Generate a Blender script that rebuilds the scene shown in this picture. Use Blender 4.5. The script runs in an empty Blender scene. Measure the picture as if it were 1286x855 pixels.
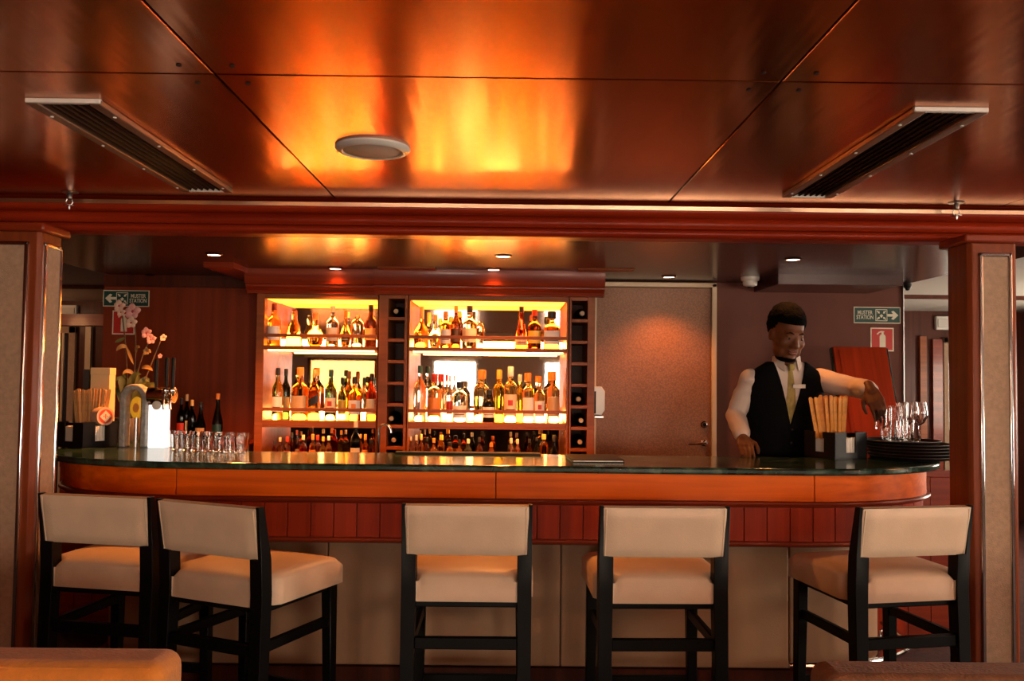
import bpy, bmesh, math, random
from mathutils import Vector, Matrix, noise
random.seed(7)
R = math.radians
scene = bpy.context.scene
COL = scene.collection

# ------------------------------------------------------------------ camera
FPX, W, H = 1100.0, 1286.0, 855.0
EYE = 1.475
cam_d = bpy.data.cameras.new('camera')
cam_d.sensor_width = 36.0
cam_d.lens = FPX / W * 36.0
cam_d.clip_start = 0.05
cam = bpy.data.objects.new('camera', cam_d)
COL.objects.link(cam)
CM = (Matrix.Rotation(R(-0.31), 4, 'Z') @ Matrix.Rotation(R(90 + 2.26), 4, 'X') @ Matrix.Rotation(R(0.65), 4, 'Z'))
cam.matrix_world = Matrix.Translation((0, 0, EYE)) @ CM
scene.camera = cam

# ------------------------------------------------------------------ world, exposure
scene.view_settings.view_transform = 'Standard'
scene.view_settings.look = 'None'
scene.view_settings.exposure = 1.6
scene.view_settings.gamma = 1.0
scene.view_settings.use_curve_mapping = False
world = bpy.data.worlds.new('World'); scene.world = world
world.use_nodes = True
bg = world.node_tree.nodes['Background']
bg.inputs[0].default_value = (1.0, 0.82, 0.64, 1)
bg.inputs[1].default_value = 9.8
scene.cycles.max_bounces = 10
scene.cycles.transparent_max_bounces = 16
scene.cycles.transmission_bounces = 8
scene.cycles.sample_clamp_indirect = 6.0
scene.cycles.caustics_refractive = False
scene.cycles.caustics_reflective = True
scene.cycles.blur_glossy = 0.3
scene.cycles.use_denoising = True

LED = 21.0          # strength of the warm shelf lights
DOWN = 22.0          # watts of one ceiling downlight


def P(x, y, Y=None, Z=None):
    """photo pixel -> point on the plane y=Y (depth) or z=Z (height)"""
    d = CM.to_3x3() @ Vector(((x - W / 2) / FPX, -(y - H / 2) / FPX, -1.0))
    t = Y / d.y if Y is not None else (Z - EYE) / d.z
    return Vector((0, 0, EYE)) + d * t


# ------------------------------------------------------------------ materials
MATS = {}


def nodes_of(name):
    m = bpy.data.materials.new(name)
    m.use_nodes = True
    nt = m.node_tree
    return m, nt, nt.nodes['Principled BSDF']


def mat(name, col, rough=0.5, metal=0.0, spec=0.5, var=0.0, vscale=8.0, bump=0.0, bscale=60.0,
        trans=0.0, ior=1.45, emit=None, estr=0.0, coat=0.0, stretch=(1, 1, 1), aniso=0.0, sheen=0.0):
    if name in MATS:
        return MATS[name]
    m, nt, b = nodes_of(name)
    N, L = nt.nodes, nt.links
    b.inputs['Base Color'].default_value = (*col, 1)
    b.inputs['Roughness'].default_value = rough
    b.inputs['Metallic'].default_value = metal
    b.inputs['Specular IOR Level'].default_value = spec
    b.inputs['IOR'].default_value = ior
    b.inputs['Transmission Weight'].default_value = trans
    b.inputs['Coat Weight'].default_value = coat
    b.inputs['Coat Roughness'].default_value = 0.08
    b.inputs['Anisotropic'].default_value = aniso
    if sheen:
        b.inputs['Sheen Weight'].default_value = sheen
    if emit:
        b.inputs['Emission Color'].default_value = (*emit, 1)
        b.inputs['Emission Strength'].default_value = estr
    if var or bump:
        tc = N.new('ShaderNodeTexCoord'); mp = N.new('ShaderNodeMapping')
        mp.inputs['Scale'].default_value = stretch
        L.new(tc.outputs['Object'], mp.inputs['Vector'])
    if var:
        nz = N.new('ShaderNodeTexNoise'); nz.inputs['Scale'].default_value = vscale
        nz.inputs['Detail'].default_value = 6
        L.new(mp.outputs['Vector'], nz.inputs['Vector'])
        cr = N.new('ShaderNodeValToRGB')
        cr.color_ramp.elements[0].position = 0.3
        cr.color_ramp.elements[1].position = 0.7
        cr.color_ramp.elements[0].color = (*[c * (1 - var) for c in col], 1)
        cr.color_ramp.elements[1].color = (*[min(1, c * (1 + var)) for c in col], 1)
        L.new(nz.outputs['Fac'], cr.inputs['Fac'])
        L.new(cr.outputs['Color'], b.inputs['Base Color'])
    if bump:
        nb = N.new('ShaderNodeTexNoise'); nb.inputs['Scale'].default_value = bscale
        nb.inputs['Detail'].default_value = 4
        L.new(mp.outputs['Vector'], nb.inputs['Vector'])
        bp = N.new('ShaderNodeBump'); bp.inputs['Strength'].default_value = bump
        bp.inputs['Distance'].default_value = 0.01
        L.new(nb.outputs['Fac'], bp.inputs['Height'])
        L.new(bp.outputs['Normal'], b.inputs['Normal'])
    MATS[name] = m
    return m


def wood(name, c1, c2, axis='Z', rough=0.3, coat=0.3, scale=1.0, spec=0.5, crough=0.1):
    """streaky veneer, grain running along axis"""
    if name in MATS:
        return MATS[name]
    m, nt, b = nodes_of(name)
    N, L = nt.nodes, nt.links
    tc = N.new('ShaderNodeTexCoord'); mp = N.new('ShaderNodeMapping')
    st = {'X': (0.8, 26, 26), 'Y': (26, 0.8, 26), 'Z': (26, 26, 0.8)}[axis]
    mp.inputs['Scale'].default_value = [s * scale for s in st]
    L.new(tc.outputs['Object'], mp.inputs['Vector'])
    n1 = N.new('ShaderNodeTexNoise'); n1.inputs['Scale'].default_value = 1.0
    n1.inputs['Detail'].default_value = 8; n1.inputs['Distortion'].default_value = 0.6
    L.new(mp.outputs['Vector'], n1.inputs['Vector'])
    cr = N.new('ShaderNodeValToRGB')
    cr.color_ramp.elements[0].position = 0.28; cr.color_ramp.elements[1].position = 0.72
    cr.color_ramp.elements[0].color = (*c1, 1); cr.color_ramp.elements[1].color = (*c2, 1)
    L.new(n1.outputs['Fac'], cr.inputs['Fac'])
    n2 = N.new('ShaderNodeTexNoise'); n2.inputs['Scale'].default_value = 2.2
    L.new(tc.outputs['Object'], n2.inputs['Vector'])
    mr = N.new('ShaderNodeMapRange')
    mr.inputs['To Min'].default_value = 0.75; mr.inputs['To Max'].default_value = 1.2
    L.new(n2.outputs['Fac'], mr.inputs['Value'])
    mx = N.new('ShaderNodeVectorMath'); mx.operation = 'SCALE'
    L.new(cr.outputs['Color'], mx.inputs[0]); L.new(mr.outputs['Result'], mx.inputs['Scale'])
    L.new(mx.outputs['Vector'], b.inputs['Base Color'])
    b.inputs['Roughness'].default_value = rough
    b.inputs['Coat Weight'].default_value = coat
    b.inputs['Coat Roughness'].default_value = crough
    b.inputs['Specular IOR Level'].default_value = spec
    MATS[name] = m
    return m


def marble(name):
    m, nt, b = nodes_of(name)
    N, L = nt.nodes, nt.links
    tc = N.new('ShaderNodeTexCoord')
    n1 = N.new('ShaderNodeTexNoise'); n1.inputs['Scale'].default_value = 7
    n1.inputs['Detail'].default_value = 9; n1.inputs['Distortion'].default_value = 1.6
    L.new(tc.outputs['Object'], n1.inputs['Vector'])
    cr = N.new('ShaderNodeValToRGB')
    e = cr.color_ramp.elements
    e[0].position = 0.35; e[0].color = (0.006, 0.018, 0.013, 1)
    e[1].position = 0.75; e[1].color = (0.11, 0.17, 0.12, 1)
    k = e.new(0.55); k.color = (0.022, 0.055, 0.038, 1)
    L.new(n1.outputs['Fac'], cr.inputs['Fac'])
    L.new(cr.outputs['Color'], b.inputs['Base Color'])
    b.inputs['Roughness'].default_value = 0.14
    b.inputs['Specular IOR Level'].default_value = 0.9
    return m


def window_glass(name, tint=(1, 1, 1), gloss=0.08):
    m = bpy.data.materials.new(name); m.use_nodes = True
    nt = m.node_tree; N, L = nt.nodes, nt.links
    N.remove(N['Principled BSDF'])
    t = N.new('ShaderNodeBsdfTransparent'); t.inputs[0].default_value = (*tint, 1)
    g = N.new('ShaderNodeBsdfGlossy'); g.inputs['Roughness'].default_value = 0.03
    x = N.new('ShaderNodeMixShader'); x.inputs[0].default_value = gloss
    L.new(t.outputs[0], x.inputs[1]); L.new(g.outputs[0], x.inputs[2])
    L.new(x.outputs[0], N['Material Output'].inputs['Surface'])
    return m


def copper_ceiling():
    """lacquered copper-brown panels, softly streaked along the depth of the room"""
    m, nt, b = nodes_of('ceiling_copper')
    N, L = nt.nodes, nt.links
    tc = N.new('ShaderNodeTexCoord'); mp = N.new('ShaderNodeMapping')
    mp.inputs['Scale'].default_value = (9, 0.7, 1)
    L.new(tc.outputs['Object'], mp.inputs['Vector'])
    n1 = N.new('ShaderNodeTexNoise'); n1.inputs['Scale'].default_value = 2.0
    n1.inputs['Detail'].default_value = 5
    L.new(mp.outputs['Vector'], n1.inputs['Vector'])
    cr = N.new('ShaderNodeValToRGB')
    cr.color_ramp.elements[0].position = 0.3; cr.color_ramp.elements[1].position = 0.7
    cr.color_ramp.elements[0].color = (0.41, 0.108, 0.012, 1)
    cr.color_ramp.elements[1].color = (0.51, 0.148, 0.019, 1)
    L.new(n1.outputs['Fac'], cr.inputs['Fac'])
    L.new(cr.outputs['Color'], b.inputs['Base Color'])
    b.inputs['Metallic'].default_value = 1.0
    b.inputs['Roughness'].default_value = 0.21
    b.inputs['Anisotropic'].default_value = 0.45
    tv = N.new('ShaderNodeCombineXYZ'); tv.inputs[1].default_value = 1.0
    L.new(tv.outputs[0], b.inputs['Tangent'])
    nb = N.new('ShaderNodeTexNoise'); nb.inputs['Scale'].default_value = 1.3
    nb.inputs['Detail'].default_value = 2
    L.new(mp.outputs['Vector'], nb.inputs['Vector'])
    bp = N.new('ShaderNodeBump'); bp.inputs['Strength'].default_value = 0.08
    bp.inputs['Distance'].default_value = 0.02
    L.new(nb.outputs['Fac'], bp.inputs['Height']); L.new(bp.outputs['Normal'], b.inputs['Normal'])
    return m


def dotted(name, col):
    """fine woven laminate"""
    m, nt, b = nodes_of(name)
    N, L = nt.nodes, nt.links
    tc = N.new('ShaderNodeTexCoord')
    v = N.new('ShaderNodeTexVoronoi'); v.inputs['Scale'].default_value = 95
    L.new(tc.outputs['Object'], v.inputs['Vector'])
    cr = N.new('ShaderNodeValToRGB')
    cr.color_ramp.elements[0].color = (*[c * 1.25 for c in col], 1)
    cr.color_ramp.elements[1].color = (*[c * 0.7 for c in col], 1)
    cr.color_ramp.elements[1].position = 0.7
    L.new(v.outputs['Distance'], cr.inputs['Fac'])
    L.new(cr.outputs['Color'], b.inputs['Base Color'])
    b.inputs['Roughness'].default_value = 0.5
    return m


M = {}
M['copper'] = copper_ceiling()
M['soffit'] = mat('soffit_lacquer', (0.04, 0.006, 0.002), 0.22, 0.25, 0.9, var=0.15, vscale=3, stretch=(6, 1, 1))
M['red_wood'] = wood('red_wood', (0.15, 0.014, 0.003), (0.28, 0.034, 0.007), 'X', 0.33, 0.15, spec=0.3)
M['beam'] = wood('beam_wood', (0.20, 0.014, 0.003), (0.32, 0.028, 0.005), 'X', 0.35, 0.05, crough=0.12, spec=0.12)
M['fascia'] = wood('fascia_cherry', (0.54, 0.080, 0.001), (0.84, 0.150, 0.002), 'X', 0.45, 0.0, spec=0.15)
M['board'] = wood('board_cherry', (0.22, 0.018, 0.003), (0.38, 0.034, 0.005), 'Z', 0.45, 0.0, spec=0.15)
M['post'] = wood('post_cherry', (0.16, 0.034, 0.010), (0.27, 0.056, 0.014), 'Z', 0.38, 0.04, spec=0.2)
M['darkwood'] = wood('dark_wood', (0.055, 0.013, 0.007), (0.10, 0.022, 0.009), 'Z', 0.45, 0.03, spec=0.2)
M['shelfwood'] = wood('shelf_wood', (0.20, 0.052, 0.014), (0.32, 0.088, 0.022), 'X', 0.45, 0.05, spec=0.25)
M['wallwood'] = wood('wall_wood', (0.17, 0.028, 0.010), (0.27, 0.046, 0.015), 'Z', 0.5, 0.0, 0.6, spec=0.15)
M['wallgrey'] = mat('wall_mauve', (0.135, 0.050, 0.036), 0.6, spec=0.15, var=0.12, vscale=3)
M['door'] = dotted('door_laminate', (0.30, 0.125, 0.055))
M['cream'] = mat('cream_paint', (0.62, 0.46, 0.30), 0.4)
M['pale'] = mat('pale_ceiling', (0.62, 0.60, 0.55), 0.6)
M['fabric'] = mat('wall_fabric', (0.40, 0.27, 0.18), 0.85, var=0.12, vscale=60, bump=0.3, bscale=220)
M['leather'] = mat('stool_leather', (0.69, 0.53, 0.38), 0.42, spec=0.45, var=0.05, vscale=12, bump=0.12, bscale=260)
M['piping'] = mat('piping', (0.72, 0.58, 0.42), 0.45)
M['blackwood'] = mat('black_wood', (0.0045, 0.004, 0.004), 0.42, spec=0.22, var=0.2, vscale=20)
M['baseleather'] = mat('base_panel', (0.42, 0.25, 0.14), 0.5, var=0.06, vscale=6, bump=0.08, bscale=150)
M['chrome'] = mat('chrome', (0.75, 0.76, 0.76), 0.12, 1.0)
M['strip'] = mat('beam_highlight', (0.80, 0.58, 0.40), 0.28, 1.0)  # bright metal for the added highlight line on the beam
M['steel'] = mat('steel', (0.5, 0.5, 0.5), 0.3, 1.0)
M['brass'] = mat('brass', (0.75, 0.48, 0.16), 0.25, 1.0)
M['white_metal'] = mat('white_metal', (0.72, 0.70, 0.66), 0.4)
M['vent_dark'] = mat('vent_dark', (0.020, 0.012, 0.010), 0.5)
M['vent_slat'] = mat('vent_slat', (0.035, 0.018, 0.012), 0.7, spec=0.1)
M['vent_frame'] = mat('vent_frame', (0.22, 0.12, 0.08), 0.4, 0.3)
M['marble'] = marble('green_marble')
M['mirror'] = mat('mirror', (0.86, 0.82, 0.76), 0.02, 1.0)
M['led'] = mat('led_warm', (1, 0.8, 0.5), 0.5, emit=(1.0, 0.40, 0.085), estr=LED)
M['led_soft'] = mat('led_soft', (1, 0.8, 0.5), 0.5, emit=(1.0, 0.36, 0.06), estr=LED * 0.6)
M['led_panel'] = mat('led_panel', (1, 0.7, 0.35), 0.5, emit=(1.0, 0.25, 0.012), estr=0.95)
M['lens'] = mat('lamp_lens', (1, 1, 1), 0.5, emit=(1.0, 0.80, 0.58), estr=5)
M['sconce'] = mat('sconce_glow', (1, 0.7, 0.3), 0.5, emit=(1.0, 0.40, 0.08), estr=1.5)
M['tap_glow'] = mat('tap_glow', (0.9, 0.9, 0.88), 0.35, emit=(0.95, 0.95, 0.9), estr=0.34)
M['black'] = mat('black_plastic', (0.006, 0.006, 0.0065), 0.42, spec=0.25)
M['rubber'] = mat('black_rubber', (0.015, 0.015, 0.016), 0.7)
M['carpet'] = mat('carpet', (0.060, 0.016, 0.012), 0.95, var=0.35, vscale=30, bump=0.5, bscale=300)
M['sofa_tan'] = mat('sofa_tan', (0.66, 0.22, 0.025), 0.75, var=0.12, vscale=18, bump=0.35, bscale=120, sheen=0.3)
M['sofa_brown'] = mat('sofa_brown', (0.27, 0.105, 0.042), 0.85, var=0.25, vscale=22, bump=0.35, bscale=120, sheen=0.1)
M['paper'] = mat('paper_white', (0.80, 0.76, 0.68), 0.7)
M['kraft'] = mat('kraft_paper', (0.62, 0.36, 0.14), 0.7, var=0.18, vscale=30)
M['card'] = mat('cream_card', (0.78, 0.58, 0.30), 0.6)
M['darkcard'] = mat('dark_card', (0.06, 0.055, 0.055), 0.6)
M['sign_green'] = mat('sign_green', (0.006, 0.055, 0.042), 0.5)
M['sign_red'] = mat('sign_red', (0.50, 0.020, 0.012), 0.5)
M['sign_white'] = mat('sign_white', (0.74, 0.68, 0.52), 0.5)
M['glass'] = mat('clear_glass', (1, 1, 1), 0.02, trans=1.0, ior=1.45)
M['winglass'] = window_glass('window_glass')
M['sheer'] = window_glass('dimming_sheet', (0.45, 0.30, 0.18), 0.0)  # warm tint of the sheet added to cut daylight on the left
M['blueglass'] = window_glass('dark_pane', (0.25, 0.35, 0.38), 0.15)
M['skin'] = mat('skin', (0.125, 0.042, 0.016), 0.5, spec=0.25, var=0.1, vscale=25)
M['hair'] = mat('hair_black', (0.0022, 0.002, 0.002), 0.95, spec=0.05, bump=0.8, bscale=180)
M['shirt'] = mat('shirt_white', (0.66, 0.55, 0.48), 0.8, bump=0.15, bscale=30)
M['vest'] = mat('vest_black', (0.004, 0.0035, 0.004), 0.85, spec=0.1)
M['tie'] = mat('tie_olive', (0.36, 0.27, 0.07), 0.6, var=0.2, vscale=40)
M['lips'] = mat('lips', (0.16, 0.05, 0.035), 0.4)
M['eyewhite'] = mat('eye_white', (0.20, 0.15, 0.12), 0.4)
M['pupil'] = mat('pupil', (0.01, 0.006, 0.004), 0.2)
M['trouser'] = mat('trouser_black', (0.009, 0.008, 0.009), 0.8)
M['leaf'] = mat('orchid_leaf', (0.10, 0.11, 0.03), 0.5, var=0.3, vscale=14)
M['leaf_y'] = mat('orchid_leaf_dry', (0.34, 0.20, 0.06), 0.6, var=0.25, vscale=20)
M['stem'] = mat('orchid_stem', (0.12, 0.07, 0.03), 0.6)
M['petal'] = mat('petal_pink', (0.70, 0.36, 0.34), 0.6, var=0.2, vscale=30)
M['petal_w'] = mat('petal_pale', (0.72, 0.52, 0.40), 0.6, var=0.15, vscale=30)
M['lip_red'] = mat('petal_lip', (0.45, 0.06, 0.08), 0.6)
M['pot'] = mat('pot_ceramic', (0.20, 0.15, 0.12), 0.35)
M['soil'] = mat('bark', (0.05, 0.028, 0.015), 0.9, bump=0.6, bscale=60)
M['badge_y'] = mat('badge_yellow', (0.85, 0.42, 0.02), 0.4, emit=(1.0, 0.45, 0.02), estr=0.10)
M['arch'] = mat('arch_grey', (0.30, 0.27, 0.235), 0.5, var=0.25, vscale=45, bump=0.4, bscale=90)
M['copper_tube'] = mat('copper_tube', (0.62, 0.33, 0.16), 0.2, 1.0)
M['coaster'] = mat('coaster_card', (0.72, 0.48, 0.32), 0.7)
M['coaster_red'] = mat('coaster_red', (0.62, 0.07, 0.03), 0.6)
M['porcelain'] = mat('porcelain', (0.74, 0.68, 0.60), 0.25)
M['cork'] = mat('cork', (0.55, 0.36, 0.18), 0.7)

GL = {'clear': (0.95, 0.90, 0.80), 'amber': (0.97, 0.47, 0.07), 'honey': (0.98, 0.66, 0.20), 'brown': (0.32, 0.07, 0.012),
      'green': (0.35, 0.55, 0.18), 'darkgreen': (0.02, 0.05, 0.02), 'blue': (0.72, 0.90, 0.90), 'yellow': (0.95, 0.68, 0.07),
      'red': (0.70, 0.10, 0.02), 'pale': (0.97, 0.80, 0.50), 'black': (0.008, 0.008, 0.008), 'olive': (0.50, 0.52, 0.18)}
for k, c in GL.items():
    M['g_' + k] = mat('glass_' + k, c, 0.04, trans=0.0 if k == 'black' else 1.0, ior=1.33, spec=0.5)
CC = {'darkred': (0.16, 0.012, 0.010), 'orange': (0.75, 0.25, 0.04), 'black': (0.012, 0.012, 0.012), 'cream': (0.75, 0.62, 0.40),
      'brown': (0.14, 0.06, 0.02), 'teal': (0.01, 0.055, 0.06), 'red': (0.50, 0.035, 0.015), 'white': (0.8, 0.78, 0.72),
      'yellow': (0.82, 0.52, 0.06), 'gold': (0.72, 0.46, 0.14), 'silver': (0.55, 0.55, 0.53), 'grey': (0.36, 0.34, 0.31),
      'pink': (0.72, 0.45, 0.34), 'amberpaper': (0.75, 0.42, 0.12), 'green': (0.03, 0.12, 0.04), 'tan': (0.55, 0.36, 0.18)}
for k, c in CC.items():
    M['c_' + k] = mat('print_' + k, c, 0.45)


# ------------------------------------------------------------------ mesh helpers
class MB:
    def __init__(s):
        s.v = []; s.f = []

    def add(s, vs, fs, mtx=None):
        o = len(s.v)
        s.v += [tuple(mtx @ Vector(p)) if mtx is not None else tuple(p) for p in vs]
        s.f += [tuple(i + o for i in f) for f in fs]
        return s

    def box(s, x0, x1, y0, y1, z0, z1, mtx=None):
        vs = [(x0, y0, z0), (x1, y0, z0), (x1, y1, z0), (x0, y1, z0), (x0, y0, z1), (x1, y0, z1), (x1, y1, z1), (x0, y1, z1)]
        return s.add(vs, [(0, 3, 2, 1), (4, 5, 6, 7), (0, 1, 5, 4), (1, 2, 6, 5), (2, 3, 7, 6), (3, 0, 4, 7)], mtx)

    def lathe(s, prof, n=20, p=2.0, mtx=None, cap=True, sx=1.0, sy=1.0):
        """profile [(r,z)], superellipse exponent p"""
        vs, fs = [], []
        m = len(prof)
        for r, z in prof:
            for i in range(n):
                a = 2 * math.pi * (i + 0.5) / n
                c, q = math.cos(a), math.sin(a)
                k = 1.0 / (abs(c) ** p + abs(q) ** p) ** (1.0 / p)
                vs.append((r * k * c * sx, r * k * q * sy, z))
        for j in range(m - 1):
            for i in range(n):
                i2 = (i + 1) % n
                fs.append((j * n + i, j * n + i2, (j + 1) * n + i2, (j + 1) * n + i))
        if cap:
            fs.append(tuple(reversed(range(n))))
            fs.append(tuple((m - 1) * n + i for i in range(n)))
        return s.add(vs, fs, mtx)

    def tube(s, pts, r, n=8, cap=True, mtx=None):
        pts = [Vector(p) for p in pts]
        rs = r if isinstance(r, (list, tuple)) else [r] * len(pts)
        vs, fs = [], []
        up = Vector((0, 0, 1))
        prev = None
        for k, p in enumerate(pts):
            a = pts[max(0, k - 1)]; b = pts[min(len(pts) - 1, k + 1)]
            t = (b - a).normalized()
            if prev is None:
                u = t.cross(up)
                if u.length < 1e-3:
                    u = t.cross(Vector((1, 0, 0)))
                u.normalize()
            else:
                u = (prev - t * prev.dot(t)).normalized()
            prev = u
            w = t.cross(u)
            for i in range(n):
                an = 2 * math.pi * i / n
                vs.append(p + (u * math.cos(an) + w * math.sin(an)) * rs[k])
        for k in range(len(pts) - 1):
            for i in range(n):
                j = (i + 1) % n
                fs.append((k * n + i, k * n + j, (k + 1) * n + j, (k + 1) * n + i))
        if cap:
            fs.append(tuple(reversed(range(n))))
            fs.append(tuple((len(pts) - 1) * n + i for i in range(n)))
        return s.add(vs, fs, mtx)

    def prism(s, poly, h0, h1, mtx=None):
        """polygon in local XY extruded along Z"""
        n = len(poly)
        vs = [(x, y, h0) for x, y in poly] + [(x, y, h1) for x, y in poly]
        fs = [tuple(reversed(range(n))), tuple(range(n, 2 * n))]
        fs += [(i, (i + 1) % n, n + (i + 1) % n, n + i) for i in range(n)]
        return s.add(vs, fs, mtx)

    def ell(s, c, r, n=16, m=10, mtx=None):
        vs, fs = [], []
        for j in range(1, m):
            t = math.pi * j / m
            for i in range(n):
                a = 2 * math.pi * i / n
                vs.append((c[0] + r[0] * math.sin(t) * math.cos(a), c[1] + r[1] * math.sin(t) * math.sin(a), c[2] - r[2] * math.cos(t)))
        for j in range(m - 2):
            for i in range(n):
                i2 = (i + 1) % n
                fs.append((j * n + i, j * n + i2, (j + 1) * n + i2, (j + 1) * n + i))
        b = len(vs); vs.append((c[0], c[1], c[2] - r[2])); vs.append((c[0], c[1], c[2] + r[2]))
        for i in range(n):
            i2 = (i + 1) % n
            fs.append((b, i2, i)); fs.append((b + 1, (m - 2) * n + i, (m - 2) * n + i2))
        return s.add(vs, fs, mtx)

    def capsule(s, a, b, ra, rb, n=12):
        a, b = Vector(a), Vector(b)
        d = b - a
        t = d.normalized()
        pts, rs = [], []
        for k in (-0.98, -0.8, -0.5, 0.0):
            pts.append(a + t * (k * ra)); rs.append(ra * math.sqrt(1 - k * k))
        for k in (0.0, 0.5, 0.8, 0.98):
            pts.append(b + t * (k * rb)); rs.append(rb * math.sqrt(1 - k * k))
        return s.tube(pts, rs, n)

    def build(s, name, m, parent=None, loc=(0, 0, 0), rot=(0, 0, 0), bevel=0.0, seg=2, smooth=35, fix=True, label=None):
        me = bpy.data.meshes.new(name)
        me.from_pydata(s.v, [], s.f)
        if fix:
            bm = bmesh.new(); bm.from_mesh(me)
            bmesh.ops.recalc_face_normals(bm, faces=bm.faces)
            bm.to_mesh(me); bm.free()
        me.materials.append(m)
        if smooth:
            me.shade_smooth(); me.set_sharp_from_angle(angle=R(smooth))
        me.update()
        o = bpy.data.objects.new(name, me)
        COL.objects.link(o)
        o.location = loc; o.rotation_euler = rot
        if parent:
            o.parent = parent
        if bevel:
            b = o.modifiers.new('bevel', 'BEVEL'); b.width = bevel; b.segments = seg
            b.limit_method = 'ANGLE'; b.angle_limit = R(40)
        if label:
            o['label'] = label
        return o


def box(name, m, x0, x1, y0, y1, z0, z1, parent=None, bevel=0.0, label=None, seg=2):
    """a box whose origin sits at its own base centre"""
    cx, cy = (x0 + x1) / 2, (y0 + y1) / 2
    return MB().box(x0 - cx, x1 - cx, y0 - cy, y1 - cy, 0, z1 - z0).build(name, m, parent, (cx, cy, z0), bevel=bevel, seg=seg, label=label)


def tag(o, label, cat, group=None):
    o['label'] = label; o['category'] = cat
    if group:
        o['group'] = group
    return o


def struct(o, label=None):
    o['kind'] = 'structure'
    if label:
        o['label'] = label
    return o


def thing(name, label, cat, loc=(0, 0, 0), rz=0.0, group=None):
    o = bpy.data.objects.new(name, None)
    COL.objects.link(o)
    o.empty_display_size = 0.05
    o.location = loc; o.rotation_euler = (0, 0, rz)
    return tag(o, label, cat, group)


def setting(name, loc=(0, 0, 0)):
    o = bpy.data.objects.new(name, None)
    COL.objects.link(o); o.location = loc; o['kind'] = 'structure'
    return o


def dup(root, loc, rz, label=None, group=None):
    r = root.copy(); COL.objects.link(r)
    r.location = loc; r.rotation_euler = (0, 0, rz)
    if label:
        r['label'] = label
    if group:
        r['group'] = group
    for ch in list(root.children):
        c = ch.copy(); COL.objects.link(c); c.parent = r
        for g in list(ch.children):
            d = g.copy(); COL.objects.link(d); d.parent = c
    return r


def text_mesh(name, body, size, m, parent, loc, rot, extrude=0.0006, sx=1.0):
    cu = bpy.data.curves.new('text', 'FONT')
    cu.body = body; cu.size = size; cu.extrude = extrude
    cu.align_x = 'CENTER'; cu.align_y = 'CENTER'; cu.space_line = 0.85; cu.offset = size * 0.012
    t = bpy.data.objects.new('text', cu); COL.objects.link(t)
    dg = bpy.context.evaluated_depsgraph_get(); dg.update()
    me = bpy.data.meshes.new_from_object(t.evaluated_get(dg))
    bpy.data.objects.remove(t)
    me.materials.clear(); me.materials.append(m)
    o = bpy.data.objects.new(name, me); COL.objects.link(o)
    o.parent = parent; o.location = loc; o.rotation_euler = rot; o.scale = (sx, 1, 1)
    return o


FRONT = (R(90), 0, 0)      # turns a drawing in XY to stand facing the camera


# ------------------------------------------------------------------ the room shell
YB = 5.64          # back wall of the bar
ZC, ZS = 2.20, 2.09  # ceiling, dropped soffit over the bar
struct(box('floor', M['carpet'], -6.2, 6.2, -4.2, 9.4, -0.05, 0), 'dark red carpet floor')

# windows behind the camera and on the right (they light the room and show in the bar mirrors)
WZ0, WZ1 = 0.80, 1.74


def wall_with_windows(name, m, along, pos, a0, a1, openings, thick=0.12, sign=1):
    """a wall on plane pos; openings = [(a,b)] at WZ0..WZ1; built as solid pieces of one wall"""
    mb = MB()

    def bx(u0, u1, z0, z1):
        if along == 'X':
            mb.box(u0, u1, min(pos, pos + sign * thick), max(pos, pos + sign * thick), z0, z1)
        else:
            mb.box(min(pos, pos + sign * thick), max(pos, pos + sign * thick), u0, u1, z0, z1)
    bx(a0, a1, 0, WZ0); bx(a0, a1, WZ1, ZC + 0.1)
    u = a0
    for (p, q) in openings:
        bx(u, p, WZ0, WZ1); u = q
    bx(u, a1, WZ0, WZ1)
    w = mb.build(name, m, smooth=0)
    return struct(w)


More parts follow.
